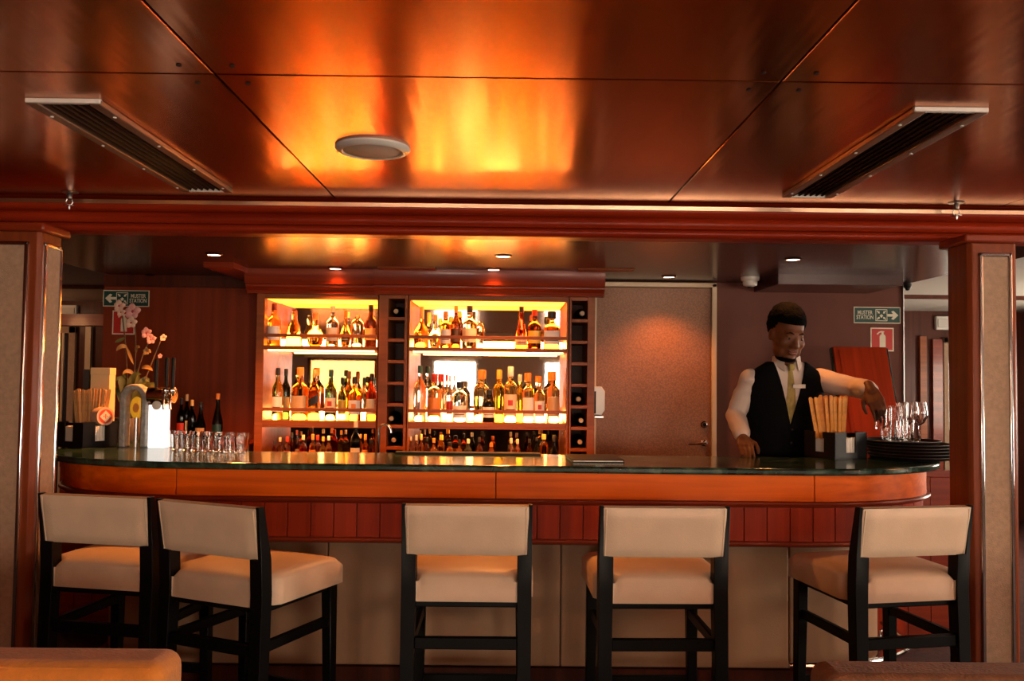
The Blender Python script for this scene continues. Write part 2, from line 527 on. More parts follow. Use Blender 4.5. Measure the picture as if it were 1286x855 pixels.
REAR = [(-3.45, -2.25), (-1.30, -0.50), (0.62, 1.05), (1.5, 2.9), (4.2, 5.2)]
RIGHT = [(-1.0, 0.2), (2.2, 3.4), (6.0, 7.6)]
wall_with_windows('wall_rear', M['fabric'], 'X', -4.0, -6.2, 6.2, REAR, sign=-1)
wall_with_windows('wall_right', M['darkwood'], 'Y', 5.6, -4.2, 9.4, RIGHT, sign=1)
struct(box('wall_left', M['wallwood'], -5.72, -5.6, -4.2, 9.4, 0, ZC + 0.1))
struct(box('wall_far', M['darkwood'], -6.2, 6.2, 9.2, 9.35, 0, ZC + 0.1))
wn = 0
for along, pos, ops in (('X', -4.0, REAR), ('Y', 5.6, RIGHT)):
    for (p, q) in ops:
        wn += 1
        w = setting('window_%d' % wn, ((p + q) / 2, pos, WZ0) if along == 'X' else (pos, (p + q) / 2, WZ0))
        h = (q - p) / 2
        hz = WZ1 - WZ0
        rz = 0 if along == 'X' else R(90)
        w.rotation_euler = (0, 0, rz)
        fr = MB()
        for a, b, c, d in ((-h, -h + 0.05, 0, hz), (h - 0.05, h, 0, hz), (-h, h, 0, 0.05), (-h, h, hz - 0.05, hz)):
            fr.box(a, b, -0.07, 0.0, c, d)
        fr.build('window_frame', M['cream'], w, bevel=0.004)
        MB().box(-h, h, -0.045, -0.040, 0.02, hz - 0.02).build('pane', M['winglass'], w, smooth=0)
        if along == 'X' and p < -2:      # tinted sheet added to dim and warm daylight from the leftmost rear window
            cv = [(-h + 2 * h * k / 60, 0.012 + 0.012 * math.sin(k * 1.3)) for k in range(61)]
            MB().prism(cv + [(x_, y_ + 0.0015) for x_, y_ in reversed(cv)], 0.02, hz).build('dimming_sheet', M['sheer'], w)
        MB().box(-h - 0.06, h + 0.06, 0.0, 0.03, hz, hz + 0.2).build('valance', M['cream'], w, bevel=0.004)
        # daylight enters here: a portal guides sky samples through the opening
        ld = bpy.data.lights.new('portal', 'AREA'); ld.shape = 'RECTANGLE'
        ld.size = q - p; ld.size_y = hz
        ld.cycles.is_portal = True
        lo = bpy.data.objects.new('portal', ld); COL.objects.link(lo)
        if along == 'X':
            lo.location = ((p + q) / 2, pos - 0.10, (WZ0 + WZ1) / 2); lo.rotation_euler = (R(90), 0, 0)
        else:
            lo.location = (pos + 0.10, (p + q) / 2, (WZ0 + WZ1) / 2); lo.rotation_euler = (R(90), 0, R(90))

# ceiling of copper panels with open joints
ceil = box('ceiling', M['vent_dark'], -6.2, 6.2, -4.2, 9.4, ZC + 0.012, ZC + 0.1)
struct(ceil, 'copper-brown lacquered panel ceiling')
XS = [-6.2, -4.84, -3.46, -2.10, -0.722, 0.664, 2.05, 3.44, 4.82, 6.2]
YS = [-4.0, -2.5, -0.2, P(640, 98, Z=ZC).y, 3.72]
for i in range(len(XS) - 1):
    for j in range(len(YS) - 1):
        g = 0.003
        x0, x1, y0, y1 = XS[i] + g, XS[i + 1] - g, YS[j] + g, YS[j + 1] - g
        cx, cy = (x0 + x1) / 2, (y0 + y1) / 2
        p = MB().box(x0 - cx, x1 - cx, y0 - cy, y1 - cy, 0, 0.0115).build('ceiling_panel', M['copper'], ceil, bevel=0.002, seg=1)
        p.location = (cx - 0.0, cy - (-4.2 + 9.4) / 2, -0.012)
        if j == 2 or j == 3:
            if 1 < i < 7:
                for (sx_, sy_) in ((x0 + 0.06, y1 - 0.06), (x1 - 0.06, y1 - 0.06), (x0 + 0.06, y0 + 0.06), (x1 - 0.06, y0 + 0.06)):
                    MB().lathe([(0.006, -0.0025), (0.007, 0.0)], 8).build('screw', M['vent_slat'], ceil, (sx_, sy_ - 2.6, -0.0125))
# side ceilings beyond the beam, pale paint, in panels
for (x0, x1) in ((-6.2, -4.4), (-4.4, -2.60), (2.60, 4.3), (4.3, 6.2)):
    for (y0, y1) in ((3.84, 5.6), (5.61, 7.45), (7.50, 9.2)):
        cx, cy = (x0 + x1) / 2, (y0 + y1) / 2
        p = MB().box(x0 - cx + 0.004, x1 - cx - 0.004, y0 - cy, y1 - cy, 0, 0.0115).build('pale_panel', M['pale'], ceil, bevel=0.002, seg=1)
        p.location = (cx, cy - 2.6, -0.012)
struct(box('trim_1', M['darkwood'], -6.2, -2.6, 7.44, 7.52, ZC - 0.03, ZC), 'dark ceiling rib on the left')
struct(box('trim_2', M['darkwood'], 2.6, 6.2, 7.44, 7.52, ZC - 0.03, ZC), 'dark ceiling rib on the right')
# far wall header
struct(box('trim_3', M['red_wood'], -6.2, -2.6, 9.12, 9.2, 1.94, 2.06), 'red wooden header on the far left wall')

# dropped soffit over the bar
sof = box('ceiling_soffit', M['soffit'], -2.565, 2.565, 3.80, YB + 0.14, ZS, ZC)
struct(sof, 'dropped lacquered soffit above the bar')
# beam moulding: cove, two beads
prof = [(3.62, ZC)]
for (cy_, cz_, r_, a0_, a1_) in ((3.662, ZC - 0.030, 0.026, 100, -60), (3.690, ZC - 0.080, 0.028, 130, -50), (3.712, ZC - 0.116, 0.020, 120, -60)):
    for k_ in range(11):
        an_ = R(a0_ + (a1_ - a0_) * k_ / 10)
        prof.append((cy_ - r_ * math.cos(an_), cz_ + r_ * math.sin(an_)))
prof += [(3.74, ZC - 0.134), (3.82, ZC - 0.134), (3.82, ZC)]
mtx = Matrix(((0, 0, 1, 0), (1, 0, 0, 0), (0, 1, 0, 0), (0, 0, 0, 1)))
bm_ = MB().prism(prof, -6.2, 6.2, mtx).build('trim_4', M['beam'], smooth=40)
struct(box('trim_13', M['strip'], -6.2, 6.2, 3.628, 3.634, ZC - 0.030, ZC - 0.014), 'added bright strip standing in for the highlight along the beam top')  # added strip imitates the window reflection along the beam edge
bpy.data.objects['trim_13'].rotation_euler = (R(-0.0), 0, 0)
struct(bm_, 'polished red wooden beam moulding across the ceiling')

# back wall of the bar and the block behind it
struct(box('wall_back_left', M['wallwood'], -2.60, 0.55, YB, YB + 0.12, 0, ZS), 'dark red wood-panelled wall behind the bar')
struct(box('wall_back_right', M['wallgrey'], 0.55, 2.56, YB + 0.02, YB + 0.14, 0, ZS), 'mauve brown wall behind the bartender')
struct(box('wall_block_left', M['darkwood'], -2.60, -2.48, YB + 0.12, 9.2, 0, ZC))
struct(box('wall_block_right', M['darkwood'], 2.44, 2.56, YB + 0.14, 9.2, 0, ZC))
struct(box('trim_5', M['darkwood'], -2.58, P(318, 360, Y=YB).x, YB - 0.03, YB, ZS - 0.075, ZS), 'dark cornice strip above the left wall')
struct(box('trim_6', M['steel'], 2.560, 2.566, YB, YB + 0.02, 0.02, ZS), 'slim metal corner strip at the right wall end')
# dark boxed duct cover on the right of the soffit
a = P(948, 360, Y=YB); b = P(1072, 367, Y=YB)
struct(box('trim_7', M['soffit'], a.x, b.x + 0.1, 5.15, YB + 0.02, ZS - 0.06, ZS), 'dark boxed duct cover under the soffit')
# a wooden boxed moulding on the left of the soffit
struct(box('trim_8', M['red_wood'], P(270, 350, Y=5.1).x, P(306, 350, Y=5.1).x, 4.9, YB, ZS - 0.03, ZS), 'red wooden box moulding under the soffit')

# door behind the bar
dx0, dx1 = P(749, 450, Y=YB).x, P(891, 450, Y=YB).x
dzt = P(820, 362, Y=YB).z
door = box('door_1', M['door'], dx0, dx1, YB - 0.03, YB + 0.019, 0.005, dzt)
struct(door, 'woven brown service door')
dh = dzt - 0.005
dr = setting('trim_9', ((dx0 + dx1) / 2, YB, 0)); dr['label'] = 'cream metal door frame'
hw = (dx1 - dx0) / 2
box('jamb', M['cream'], hw + 0.004, hw + 0.036, -0.05, 0.02, 0, dzt + 0.03, dr, 0.004)
box('jamb', M['cream'], -hw - 0.036, -hw - 0.004, -0.05, 0.02, 0, dzt + 0.03, dr, 0.004)
box('head', M['cream'], -hw - 0.036, hw + 0.036, -0.05, 0.02, dzt + 0.004, dzt + 0.034, dr, 0.004)
kp = P(884, 533, Y=YB - 0.03); hp = P(884, 556, Y=YB - 0.03)
dc = Vector(((dx0 + dx1) / 2, YB - 0.0055, 0.005))
mt = Matrix.Rotation(R(90), 4, 'X')
MB().lathe([(0.022, 0), (0.022, 0.008), (0.014, 0.012), (0.012, 0.018)], 16, mtx=mt).build('lock', M['chrome'], door, (kp.x - dc.x, -0.0245, kp.z - 0.005))
hd = MB().lathe([(0.022, 0), (0.022, 0.008), (0.010, 0.012), (0.009, 0.045)], 16, mtx=mt).build('door_handle', M['chrome'], door, (hp.x - dc.x, -0.0245, hp.z - 0.005))
MB().tube([(0, -0.045, 0), (-0.03, -0.05, -0.002), (-0.11, -0.048, -0.006)], [0.009, 0.009, 0.007], 10).build('lever', M['chrome'], hd)

# ------------------------------------------------------------------ far room glimpses (left and right of the bar)
def far_panel(name, m, x0, x1, y0, y1, Y, label, cat, depth=0.04, parent=None):
    a = P(x0, y1, Y=Y); b = P(x1, y0, Y=Y)
    return a.x, b.x, a.z, b.z


YF = 9.2
# left: cream framed glazed door and a dark one beside it
x0 = P(56, 500, Y=YF).x; x1 = P(95, 500, Y=YF).x
zt = P(80, 410, Y=YF).z
d2 = setting('door_2', ((x0 + x1) / 2, YF - 0.02, 0)); d2['label'] = 'cream framed glazed door on the far left wall'
h = (x1 - x0) / 2
for (p, q, c, d) in ((-h, -h + 0.07, 0, zt), (h - 0.07, h, 0, zt), (-h, h, zt - 0.07, zt), (-h, h, 0, 0.2)):
    box('door_frame', M['fabric'], p, q, -0.03, 0.015, c, d, d2, 0.004)
MB().box(-h + 0.07, h - 0.07, -0.012, -0.004, 0.2, zt - 0.07).build('pane', M['blueglass'], d2, smooth=0)
for k in (0.25, 0.6):
    box('glazing_strip', M['cream'], -h + 2 * h * k - 0.012, -h + 2 * h * k + 0.012, -0.025, -0.012, 0.2, zt - 0.07, d2)
struct(box('trim_10', M['cream'], P(109, 450, Y=YF).x, P(116, 450, Y=YF).x, YF - 0.05, YF, 0, 1.93), 'cream upright strip on the far left wall')
struct(box('trim_11', M['shelfwood'], P(1153, 450, Y=YF).x, P(1161, 450, Y=YF).x, YF - 0.05, YF, 0, 1.93), 'tan upright strip on the far right wall')
struct(box('trim_12', M['red_wood'], P(1169, 450, Y=YF).x, P(1181, 450, Y=YF).x, YF - 0.05, YF, 0, 1.9), 'red wooden upright on the far right wall')
# right: framed glazed door with bright edge
x0 = P(1183, 500, Y=YF).x; x1 = P(1235, 500, Y=YF).x
zt = P(1190, 424, Y=YF).z
d3 = setting('door_3', ((x0 + x1) / 2, YF - 0.02, 0)); d3['label'] = 'glazed door on the far right wall'
h = (x1 - x0) / 2
for (p, q, c, d) in ((-h, -h + 0.05, 0, zt), (h - 0.05, h, 0, zt), (-h, h, zt - 0.06, zt), (-h, h, 0, 0.2)):
    box('door_frame', M['fabric'], p, q, -0.03, 0.015, c, d, d3, 0.004)
MB().box(-h + 0.05, h - 0.05, -0.012, -0.004, 0.2, zt - 0.06).build('pane', M['blueglass'], d3, smooth=0)
# emergency lights over both
for (x0, x1, y0, y1, lab) in ((70, 96, 383, 401, 'white emergency light box on the far wall beyond the left pillar'),
                              (1176, 1196, 397, 414, 'pale emergency light box beyond the right pillar')):
    a = P(x0, y1, Y=YF - 0.05); b = P(x1, y0, Y=YF - 0.05)
    t = thing('emergency_light', lab, 'light', ((a.x + b.x) / 2, YF, a.z), 0, 'emergency lights on the far wall')
    w2, hh = (b.x - a.x) / 2, b.z - a.z
    box('housing', M['white_metal'], -w2, w2, -0.05, 0, 0, hh, t, 0.008)
    box('diffuser', M['pale'], -w2 * 0.85, w2 * 0.85, -0.062, -0.05, hh * 0.2, hh * 0.8, t, 0.005)
t = thing('fill_lamp', 'added unseen round lamp brightening the side room beyond the left pillar', 'lamp', (-5.0, 8.0, ZC))  # lamp added out of view to brighten the left side room
MB().lathe([(0.13, -0.012), (0.15, -0.004), (0.15, 0.0)], 28).build('base', M['white_metal'], t)
MB().lathe([(0.02, -0.055), (0.09, -0.045), (0.125, -0.012)], 28).build('diffuser', M['lens'], t)
ld = bpy.data.lights.new('fill_lamp_light', 'POINT'); ld.energy = 3.5; ld.color = (1.0, 0.46, 0.18); ld.shadow_soft_size = 0.1
lo = bpy.data.objects.new('fill_lamp_light', ld); COL.objects.link(lo); lo.parent = t; lo.location = (0, 0, -0.2)
# wall lamp round the right corner
sc = P(1146, 442, Y=6.6)
t = thing('wall_lamp', 'amber glowing wall lamp just past the right wall corner', 'lamp', (2.56, 6.6, sc.z - 0.13))
MB().box(0, 0.015, -0.04, 0.04, 0.02, 0.24).build('backplate', M['brass'], t, bevel=0.004)
MB().lathe([(0.012, 0.0), (0.03, 0.06), (0.042, 0.16), (0.046, 0.26)], 16).build('lamp_shade', M['sconce'], t, (0.055, 0, 0))

# ------------------------------------------------------------------ pillars
def pillar(label, x0, x1, y0, y1, faces, n):
    t = setting('pillar_%d' % n, ((x0 + x1) / 2, (y0 + y1) / 2, 0)); t['label'] = label
    w, d = (x1 - x0) / 2, (y1 - y0) / 2
    zt = ZC - 0.134
    c = 0.016
    MB().prism([(-w + c, -d), (w - c, -d), (w, -d + c), (w, d - c), (w - c, d), (-w + c, d), (-w, d - c), (-w, -d + c)], 0, zt - 0.035).build('core', M['post'], t, bevel=0.003)
    box('capital', M['red_wood'], -w - 0.022, w + 0.022, -d - 0.022, d + 0.022, zt - 0.035, zt, t, 0.008)
    z0, z1 = 0.12, zt - 0.075
    for (axis, sgn, lo, hi) in faces:
        # fabric panel and four chrome strips on this face
        def bb(nm, m, u0, u1, za, zb, out0, out1, bev=0.002):
            if axis == 'y':
                y_ = sgn * d
                box(nm, m, u0, u1, min(y_ + sgn * out0, y_ + sgn * out1), max(y_ + sgn * out0, y_ + sgn * out1), za, zb, t, bev)
            else:
                x_ = sgn * w
                box(nm, m, min(x_ + sgn * out0, x_ + sgn * out1), max(x_ + sgn * out0, x_ + sgn * out1), u0, u1, za, zb, t, bev)
        bb('fabric_panel', M['fabric'], lo + 0.016, hi - 0.016, z0 + 0.016, z1 - 0.016, -0.01, 0.004)
        bb('chrome_strip', M['chrome'], lo, lo + 0.016, z0, z1, -0.004, 0.010, 0.004)
        bb('chrome_strip', M['chrome'], hi - 0.016, hi, z0, z1, -0.004, 0.010, 0.004)
        bb('chrome_strip', M['chrome'], lo, hi, z1 - 0.016, z1, -0.004, 0.010, 0.004)
        bb('chrome_strip', M['chrome'], lo, hi, z0, z0 + 0.016, -0.004, 0.010, 0.004)
    box('plinth', M['darkwood'], -w - 0.01, w + 0.01, -d - 0.01, d + 0.01, 0, 0.10, t, 0.004)


PLX = P(46, 450, Y=3.52).x
pillar('square cherry wood pillar with fabric panels at the left edge', PLX - 0.24, PLX, 3.52, 3.70,
       [('y', -1, -0.095, 0.075), ('x', 1, -0.065, 0.075)], 1)
PRX0 = P(1217, 450, Y=3.52).x; PRX1 = P(1280, 450, Y=3.52).x
pillar('square cherry wood pillar with chrome framed fabric panel on the right', PRX0, PRX1, 3.52, 3.70,
       [('y', -1, -(PRX1 - PRX0) / 2 + 0.040, (PRX1 - PRX0) / 2 - 0.028)], 2)

# ------------------------------------------------------------------ bar counter
YFRT, YC0 = 3.75, 4.35
XL, XR = -1.30, 1.30
RXL, RXR, RY = 0.90, 0.80, 0.60
ZT = 1.089


def outline(off, nq=24, back_l=5.0, back_r=4.78, straight=1):
    """plan outline of the bar at an inward offset, from the left arm round to the right arm"""
    rl, rr, ry = RXL - off, RXR - off, RY - off
    pts = [(XL - rl, back_l)]
    for i in range(nq + 1):
        a = math.pi / 2 * i / nq
        pts.append((XL - rl * math.cos(a), YC0 - ry * math.sin(a)))
    for i in range(1, straight):
        pts.append((XL + (XR - XL) * i / straight, YC0 - ry))
    for i in range(nq + 1):
        a = math.pi / 2 * i / nq
        pts.append((XR + rr * math.sin(a), YC0 - ry * math.cos(a)))
    pts.append((XR + rr, back_r))
    return pts


def ribbon(mb, o0, o1, z0, z1, pts0=None, pts1=None):
    """solid band between two offsets of the outline"""
    A = pts0 or outline(o0); B = pts1 or outline(o1)
    n = len(A)
    vs = [(x, y, z0) for x, y in A] + [(x, y, z0) for x, y in B] + [(x, y, z1) for x, y in A] + [(x, y, z1) for x, y in B]
    fs = []
    for i in range(n - 1):
        fs += [(i, i + 1, n + i + 1, n + i), (2 * n + i, 3 * n + i, 3 * n + i + 1, 2 * n + i + 1),
               (i, 2 * n + i, 2 * n + i + 1, i + 1), (n + i, n + i + 1, 3 * n + i + 1, 3 * n + i)]
    fs += [(0, n, 3 * n, 2 * n), (n - 1, 3 * n - 1, 4 * n - 1, 2 * n - 1)]
    return mb.add(vs, fs)


top = ribbon(MB(), 0.0, 0.56, ZT - 0.030, ZT).build('marble_counter', M['marble'], bevel=0.009, seg=3)
tag(top, 'polished dark green marble bar surface with rounded ends', 'counter')
bar = thing('bar_counter', 'cherry wood bar counter with rounded ends and cream base panels', 'bar counter', (0, 0, 0))


def resample(off, step, nq=60, **k):
    """points along the outline at even arc steps"""
    pts = [Vector((x, y)) for x, y in outline(off, nq, straight=80, **k)]
    L = [0.0]
    for a, b in zip(pts, pts[1:]):
        L.append(L[-1] + (b - a).length)
    n = max(1, round(L[-1] / step))
    out = []
    for i in range(n + 1):
        s = L[-1] * i / n
        j = 0
        while j < len(L) - 2 and L[j + 1] < s:
            j += 1
        t = (s - L[j]) / max(1e-9, L[j + 1] - L[j])
        out.append(pts[j].lerp(pts[j + 1], t))
    return out


def lens_cuts(off, cuts, nsub=14):
    """split the outline into arcs at the given fraction cuts, each as a list of points"""
    pts = resample(off, 0.02)
    n = len(pts) - 1
    res = []
    for a, b in zip(cuts, cuts[1:]):
        res.append(pts[round(a * n):round(b * n) + 1])
    return res


def near_frac(off, px):
    """fraction along the outline whose point shows at photo column px"""
    pts = resample(off, 0.02)
    best = min(range(len(pts)), key=lambda i: abs(637 + FPX * pts[i].x / pts[i].y - px) + (0 if pts[i].y < YC0 else 999))
    return best / (len(pts) - 1)


def slab(mb, pts, thick, z0, z1, gap=0.0):
    """a curved slab that follows pts (front face) and is thick towards the inside"""
    P0 = [Vector((p.x, p.y)) for p in pts]
    if gap:
        d0 = (P0[1] - P0[0]).normalized(); d1 = (P0[-1] - P0[-2]).normalized()
        P0[0] = P0[0] + d0 * gap; P0[-1] = P0[-1] - d1 * gap
    Q = []
    for i, p in enumerate(P0):
        d = (P0[min(i + 1, len(P0) - 1)] - P0[max(i - 1, 0)]).normalized()
        Q.append(p + Vector((-d.y, d.x)) * thick)
    n = len(P0)
    vs = [(p.x, p.y, z0) for p in P0] + [(p.x, p.y, z0) for p in Q] + [(p.x, p.y, z1) for p in P0] + [(p.x, p.y, z1) for p in Q]
    fs = []
    for i in range(n - 1):
        fs += [(i, i + 1, n + i + 1, n + i), (2 * n + i, 3 * n + i, 3 * n + i + 1, 2 * n + i + 1),
               (i, 2 * n + i, 2 * n + i + 1, i + 1), (n + i, n + i + 1, 3 * n + i + 1, 3 * n + i)]
    fs += [(0, n, 3 * n, 2 * n), (n - 1, 3 * n - 1, 4 * n - 1, 2 * n - 1)]
    return mb.add(vs, fs)


ZF0, ZF1 = 0.940, ZT - 0.030       # upper fascia
ZB0, ZB1 = 0.765, 0.915            # grooved boards
ribbon(MB(), 0.085, 0.10, 0.75, ZF1).build('core', M['vent_dark'], bar, smooth=0)
cuts = [0, near_frac(0.06, 225), near_frac(0.06, 622), near_frac(0.06, 1023), 1]
for pts in lens_cuts(0.06, cuts):
    slab(MB(), pts, 0.02, ZF0, ZF1, 0.0015).build('fascia_panel', M['fascia'], bar, bevel=0.002, seg=1)
# bead rails
rail_pts = [(p.x, p.y, ZF0 - 0.008) for p in resample(0.052, 0.04)]
MB().tube(rail_pts, 0.011, 10).build('bead_rail', M['red_wood'], bar)
rail_pts = [(p.x, p.y, ZB1 + 0.006) for p in resample(0.072, 0.04)]
MB().tube(rail_pts, 0.008, 8).build('bead_rail', M['red_wood'], bar)
rail_pts = [(p.x, p.y, ZB0 - 0.008) for p in resample(0.066, 0.04)]
MB().tube(rail_pts, 0.012, 10).build('bead_rail', M['red_wood'], bar)
bp = resample(0.075, 0.02)
nb = 58
for i in range(nb):
    a = round(i * (len(bp) - 1) / nb); b = round((i + 1) * (len(bp) - 1) / nb)
    slab(MB(), bp[a:b + 1], 0.018, ZB0, ZB1, 0.0012).build('board', M['board'], bar, bevel=0.002, seg=1)
ribbon(MB(), 0.075, 0.31, 0.742, 0.752).build('underside', M['darkwood'], bar, smooth=0)
# cream base panels
ribbon(MB(), 0.305, 0.33, 0.10, 0.75).build('base_core', M['vent_dark'], bar, smooth=0)
cuts = [0, near_frac(0.28, 150), near_frac(0.28, 420), near_frac(0.28, 706), near_frac(0.28, 993), 1]
for pts in lens_cuts(0.28, cuts):
    slab(MB(), pts, 0.022, 0.155, 0.742, 0.002).build('base_panel', M['baseleather'], bar, bevel=0.006)
ribbon(MB(), 0.27, 0.33, 0.0, 0.150).build('plinth', M['darkwood'], bar, smooth=0)
st = resample(0.12, 0.04)
ribbon(MB(), 0.14, 0.27, 0.0, 0.07).build('foot_step', M['board'], bar, bevel=0.006)
# chrome foot rail round the right end
fr_ = [p for p in resample(0.14, 0.04) if p.x > 1.25 and p.y < 4.6]
MB().tube([(p.x, p.y, 0.215) for p in fr_], 0.014, 10).build('foot_rail', M['chrome'], bar)
for k in (2, len(fr_) // 2, len(fr_) - 3):
    p = fr_[k]; c = Vector((1.3, 4.35)); d = (c - p).normalized()
    MB().tube([(p.x, p.y, 0.215), (p.x + d.x * 0.05, p.y + d.y * 0.05, 0.20), (p.x + d.x * 0.06, p.y + d.y * 0.06, 0.07)], 0.009, 8).build('rail_bracket', M['chrome'], bar)

# raised hinged flap at the right arm
fa = P(1066, 566, Y=4.80); fb = P(1130, 540, Y=4.80)
tl = P(1046, 435, Y=5.03); tr = P(1113, 436, Y=5.03)
t = thing('bar_flap', 'raised red wooden counter flap with green marble edge behind the glasses', 'counter flap', (tl.x, 4.80, ZT - 0.03))
fw = tr.x - tl.x
ang = math.atan2(0.23, tl.z - ZT + 0.03)
fl = math.hypot(0.23, tl.z - ZT + 0.03)
rx = -ang
MB().box(0, fw, 0.0, 0.022, 0, fl).build('panel', M['board'], t, rot=(rx, 0, 0), bevel=0.003)
MB().box(-0.006, fw + 0.02, 0.022, 0.052, 0, fl + 0.004).build('marble_slab', M['marble'], t, rot=(rx, 0, 0), bevel=0.004)
MB().box(0.03, 0.045, -0.004, 0.0, 0.02, fl - 0.02).build('batten', M['board'], t, rot=(rx, 0, 0), bevel=0.002)
box('post', M['board'], 0.0, fw, 0.0, 0.04, -(ZT - 0.03), 0.0, t, 0.004)

# low gates closing the bar at both sides
for (gx0, gx1, gy, lab) in ((2.16, 2.55, 5.02, 'low red wooden gate between the bar and the right wall end'), (-2.55, -2.24, 5.06, 'low red wooden gate between the bar and the left wall end')):
    t = thing('bar_gate', lab, 'gate', ((gx0 + gx1) / 2, gy, 0), 0, 'low gates beside the bar')
    h = (gx1 - gx0) / 2
    for k in range(3):
        u0, u1 = -h + 2 * h * k / 3, -h + 2 * h * (k + 1) / 3
        box('plank', M['red_wood'], u0 + 0.001, u1 - 0.001, -0.012, 0.012, 0.03, 0.92, t, 0.002)
    box('top_rail', M['red_wood'], -h, h, -0.02, 0.02, 0.92, 0.96, t, 0.004)
    box('bottom_rail', M['red_wood'], -h, h, -0.02, 0.02, 0.0, 0.03, t, 0.003)

# ------------------------------------------------------------------ back counter under the cabinets
ZBK = 0.92
bcx0, bcx1 = -2.22, P(747, 500, Y=5.25).x
bc = thing('back_counter', 'low wooden back counter under the lit bottle cabinets', 'counter', ((bcx0 + bcx1) / 2, 5.30, 0))
h = (bcx1 - bcx0) / 2
box('worktop', M['red_wood'], -h, h, -0.30, 0.338, ZBK - 0.04, ZBK, bc, 0.004)
nd = 6
for i in range(nd):
    u0, u1 = -h + 2 * h * i / nd, -h + 2 * h * (i + 1) / nd
    dd = box('cupboard_door', M['darkwood'], u0 + 0.003, u1 - 0.003, -0.27, -0.25, 0.10, ZBK - 0.045, bc, 0.003)
    MB().tube([(0, -0.015, 0), (0, -0.03, 0.01), (0, -0.03, 0.11), (0, -0.015, 0.12)], 0.005, 6).build('handle', M['chrome'], dd, ((u1 - u0) * 0.4, 0, 0.55))
box('carcass', M['darkwood'], -h, h, -0.25, 0.338, 0.0, ZBK - 0.04, bc)
# dark sideboard on the left wall
sx0, sx1 = P(190, 540, Y=5.4).x, P(316, 540, Y=5.4).x
ZSD = 1.045
sb = thing('sideboard', 'dark wooden ledge box holding wine bottles against the left wall', 'sideboard', ((sx0 + sx1) / 2, 5.46, ZBK))
h = (sx1 - sx0) / 2
box('body', M['darkwood'], -h, h, -0.15, 0.175, 0, ZSD - ZBK - 0.015, sb)
box('top', M['red_wood'], -h - 0.01, h + 0.01, -0.165, 0.177, ZSD - ZBK - 0.015, ZSD - ZBK, sb, 0.003)

# ------------------------------------------------------------------ lit cabinets
YCB = 5.25     # cabinet front
YM = 5.60      # mirror
px = lambda x, y=450: P(x, y, Y=YCB).x
pz = lambda y, x=540: P(x, y, Y=YCB).z
ZTOP = pz(371)          # under the cornice
ZIN = pz(377)
ZS1a, ZS1b = pz(441), pz(436)
ZS2a, ZS2b = pz(536), pz(530)
SHELVES = {}


def cabinet(label, x0, x1, xin0, xin1, group, cor, corx, key):
    cx = (x0 + x1) / 2
    t = thing('display_cabinet', label, 'cabinet', (cx, YCB, ZBK), 0, group)
    Z = lambda z: z - ZBK
    dep = YM - YCB
    a0, a1, b0, b1 = x0 - cx, x1 - cx, xin0 - cx, xin1 - cx
    box('side_panel', M['shelfwood'], a0, b0, 0, dep + 0.038, 0, Z(ZTOP), t, 0.002)
    box('side_panel', M['shelfwood'], b1, a1, 0, dep + 0.038, 0, Z(ZTOP), t, 0.002)
    box('top_panel', M['shelfwood'], b0, b1, 0, dep + 0.038, Z(ZIN), Z(ZTOP), t, 0.002)
    box('mirror', M['mirror'], b0, b1, dep, dep + 0.012, 0, Z(ZIN), t)
    box('shelf', M['shelfwood'], b0, b1, 0.0, dep, Z(ZS1a), Z(ZS1b), t, 0.002)
    box('shelf', M['shelfwood'], b0, b1, 0.0, dep, Z(ZS2a), Z(ZS2b), t, 0.002)
    for (ya, yb) in ((425, 421), (518, 514)):
        box('guard_rail', M['shelfwood'], b0, b1, -0.002, 0.010, Z(pz(ya)), Z(pz(yb)), t, 0.002)
    for z in (ZS1b, ZS2b):
        box('light_strip', M['led'], b0 + 0.005, b1 - 0.005, dep - 0.022, dep - 0.002, Z(z) + 0.002, Z(z) + 0.050, t)
    box('light_panel', M['led_panel'], b0 + 0.01, b1 - 0.01, 0.020, dep - 0.03, Z(ZIN) - 0.006, Z(ZIN), t)
    box('shelf_lip', M['shelfwood'], b0, b1, 0.0, 0.012, Z(ZS2a) - 0.012, Z(ZS2a), t, 0.002)
    for zz in (ZS1a, ZS2a):
        box('light_strip', M['led_soft'], b0 + 0.02, b1 - 0.02, 0.018, 0.036, Z(zz) - 0.008, Z(zz), t)
    # cornice profile extruded along X
    c0, c1 = corx[0] - cx, corx[1] - cx
    pr = [(0.05, Z(ZTOP)), (-0.012, Z(ZTOP)), (-0.018, Z(ZTOP) + 0.02), (-0.035, Z(ZTOP) + 0.028), (-0.045, Z(ZTOP) + 0.040), (-0.045, Z(ZTOP) + 0.050),
          (-0.06, Z(ZTOP) + 0.056), (-0.072, Z(ZTOP) + 0.085), (-0.078, Z(ZS) - 0.012), (-0.078, Z(ZS)), (0.05, Z(ZS))]
    pr = [(y - cor, z) for y, z in pr]
    MB().prism(pr, c0, c1, mtx).build('cornice', M['red_wood'], t, smooth=30)
    SHELVES[key] = (xin0, xin1)
    return t


cabinet('left lit display cabinet with mirror back and two bottle shelves', px(321), px(474), px(331), px(473.2), 'lit cabinets behind the bar', 0.0, (px(309), px(470)), 'L')
cabinet('wide right lit display cabinet with mirror back and two bottle shelves', px(512), px(714), px(514), px(711.5), 'lit cabinets behind the bar', 0.035, (px(470.5), px(757)), 'R')


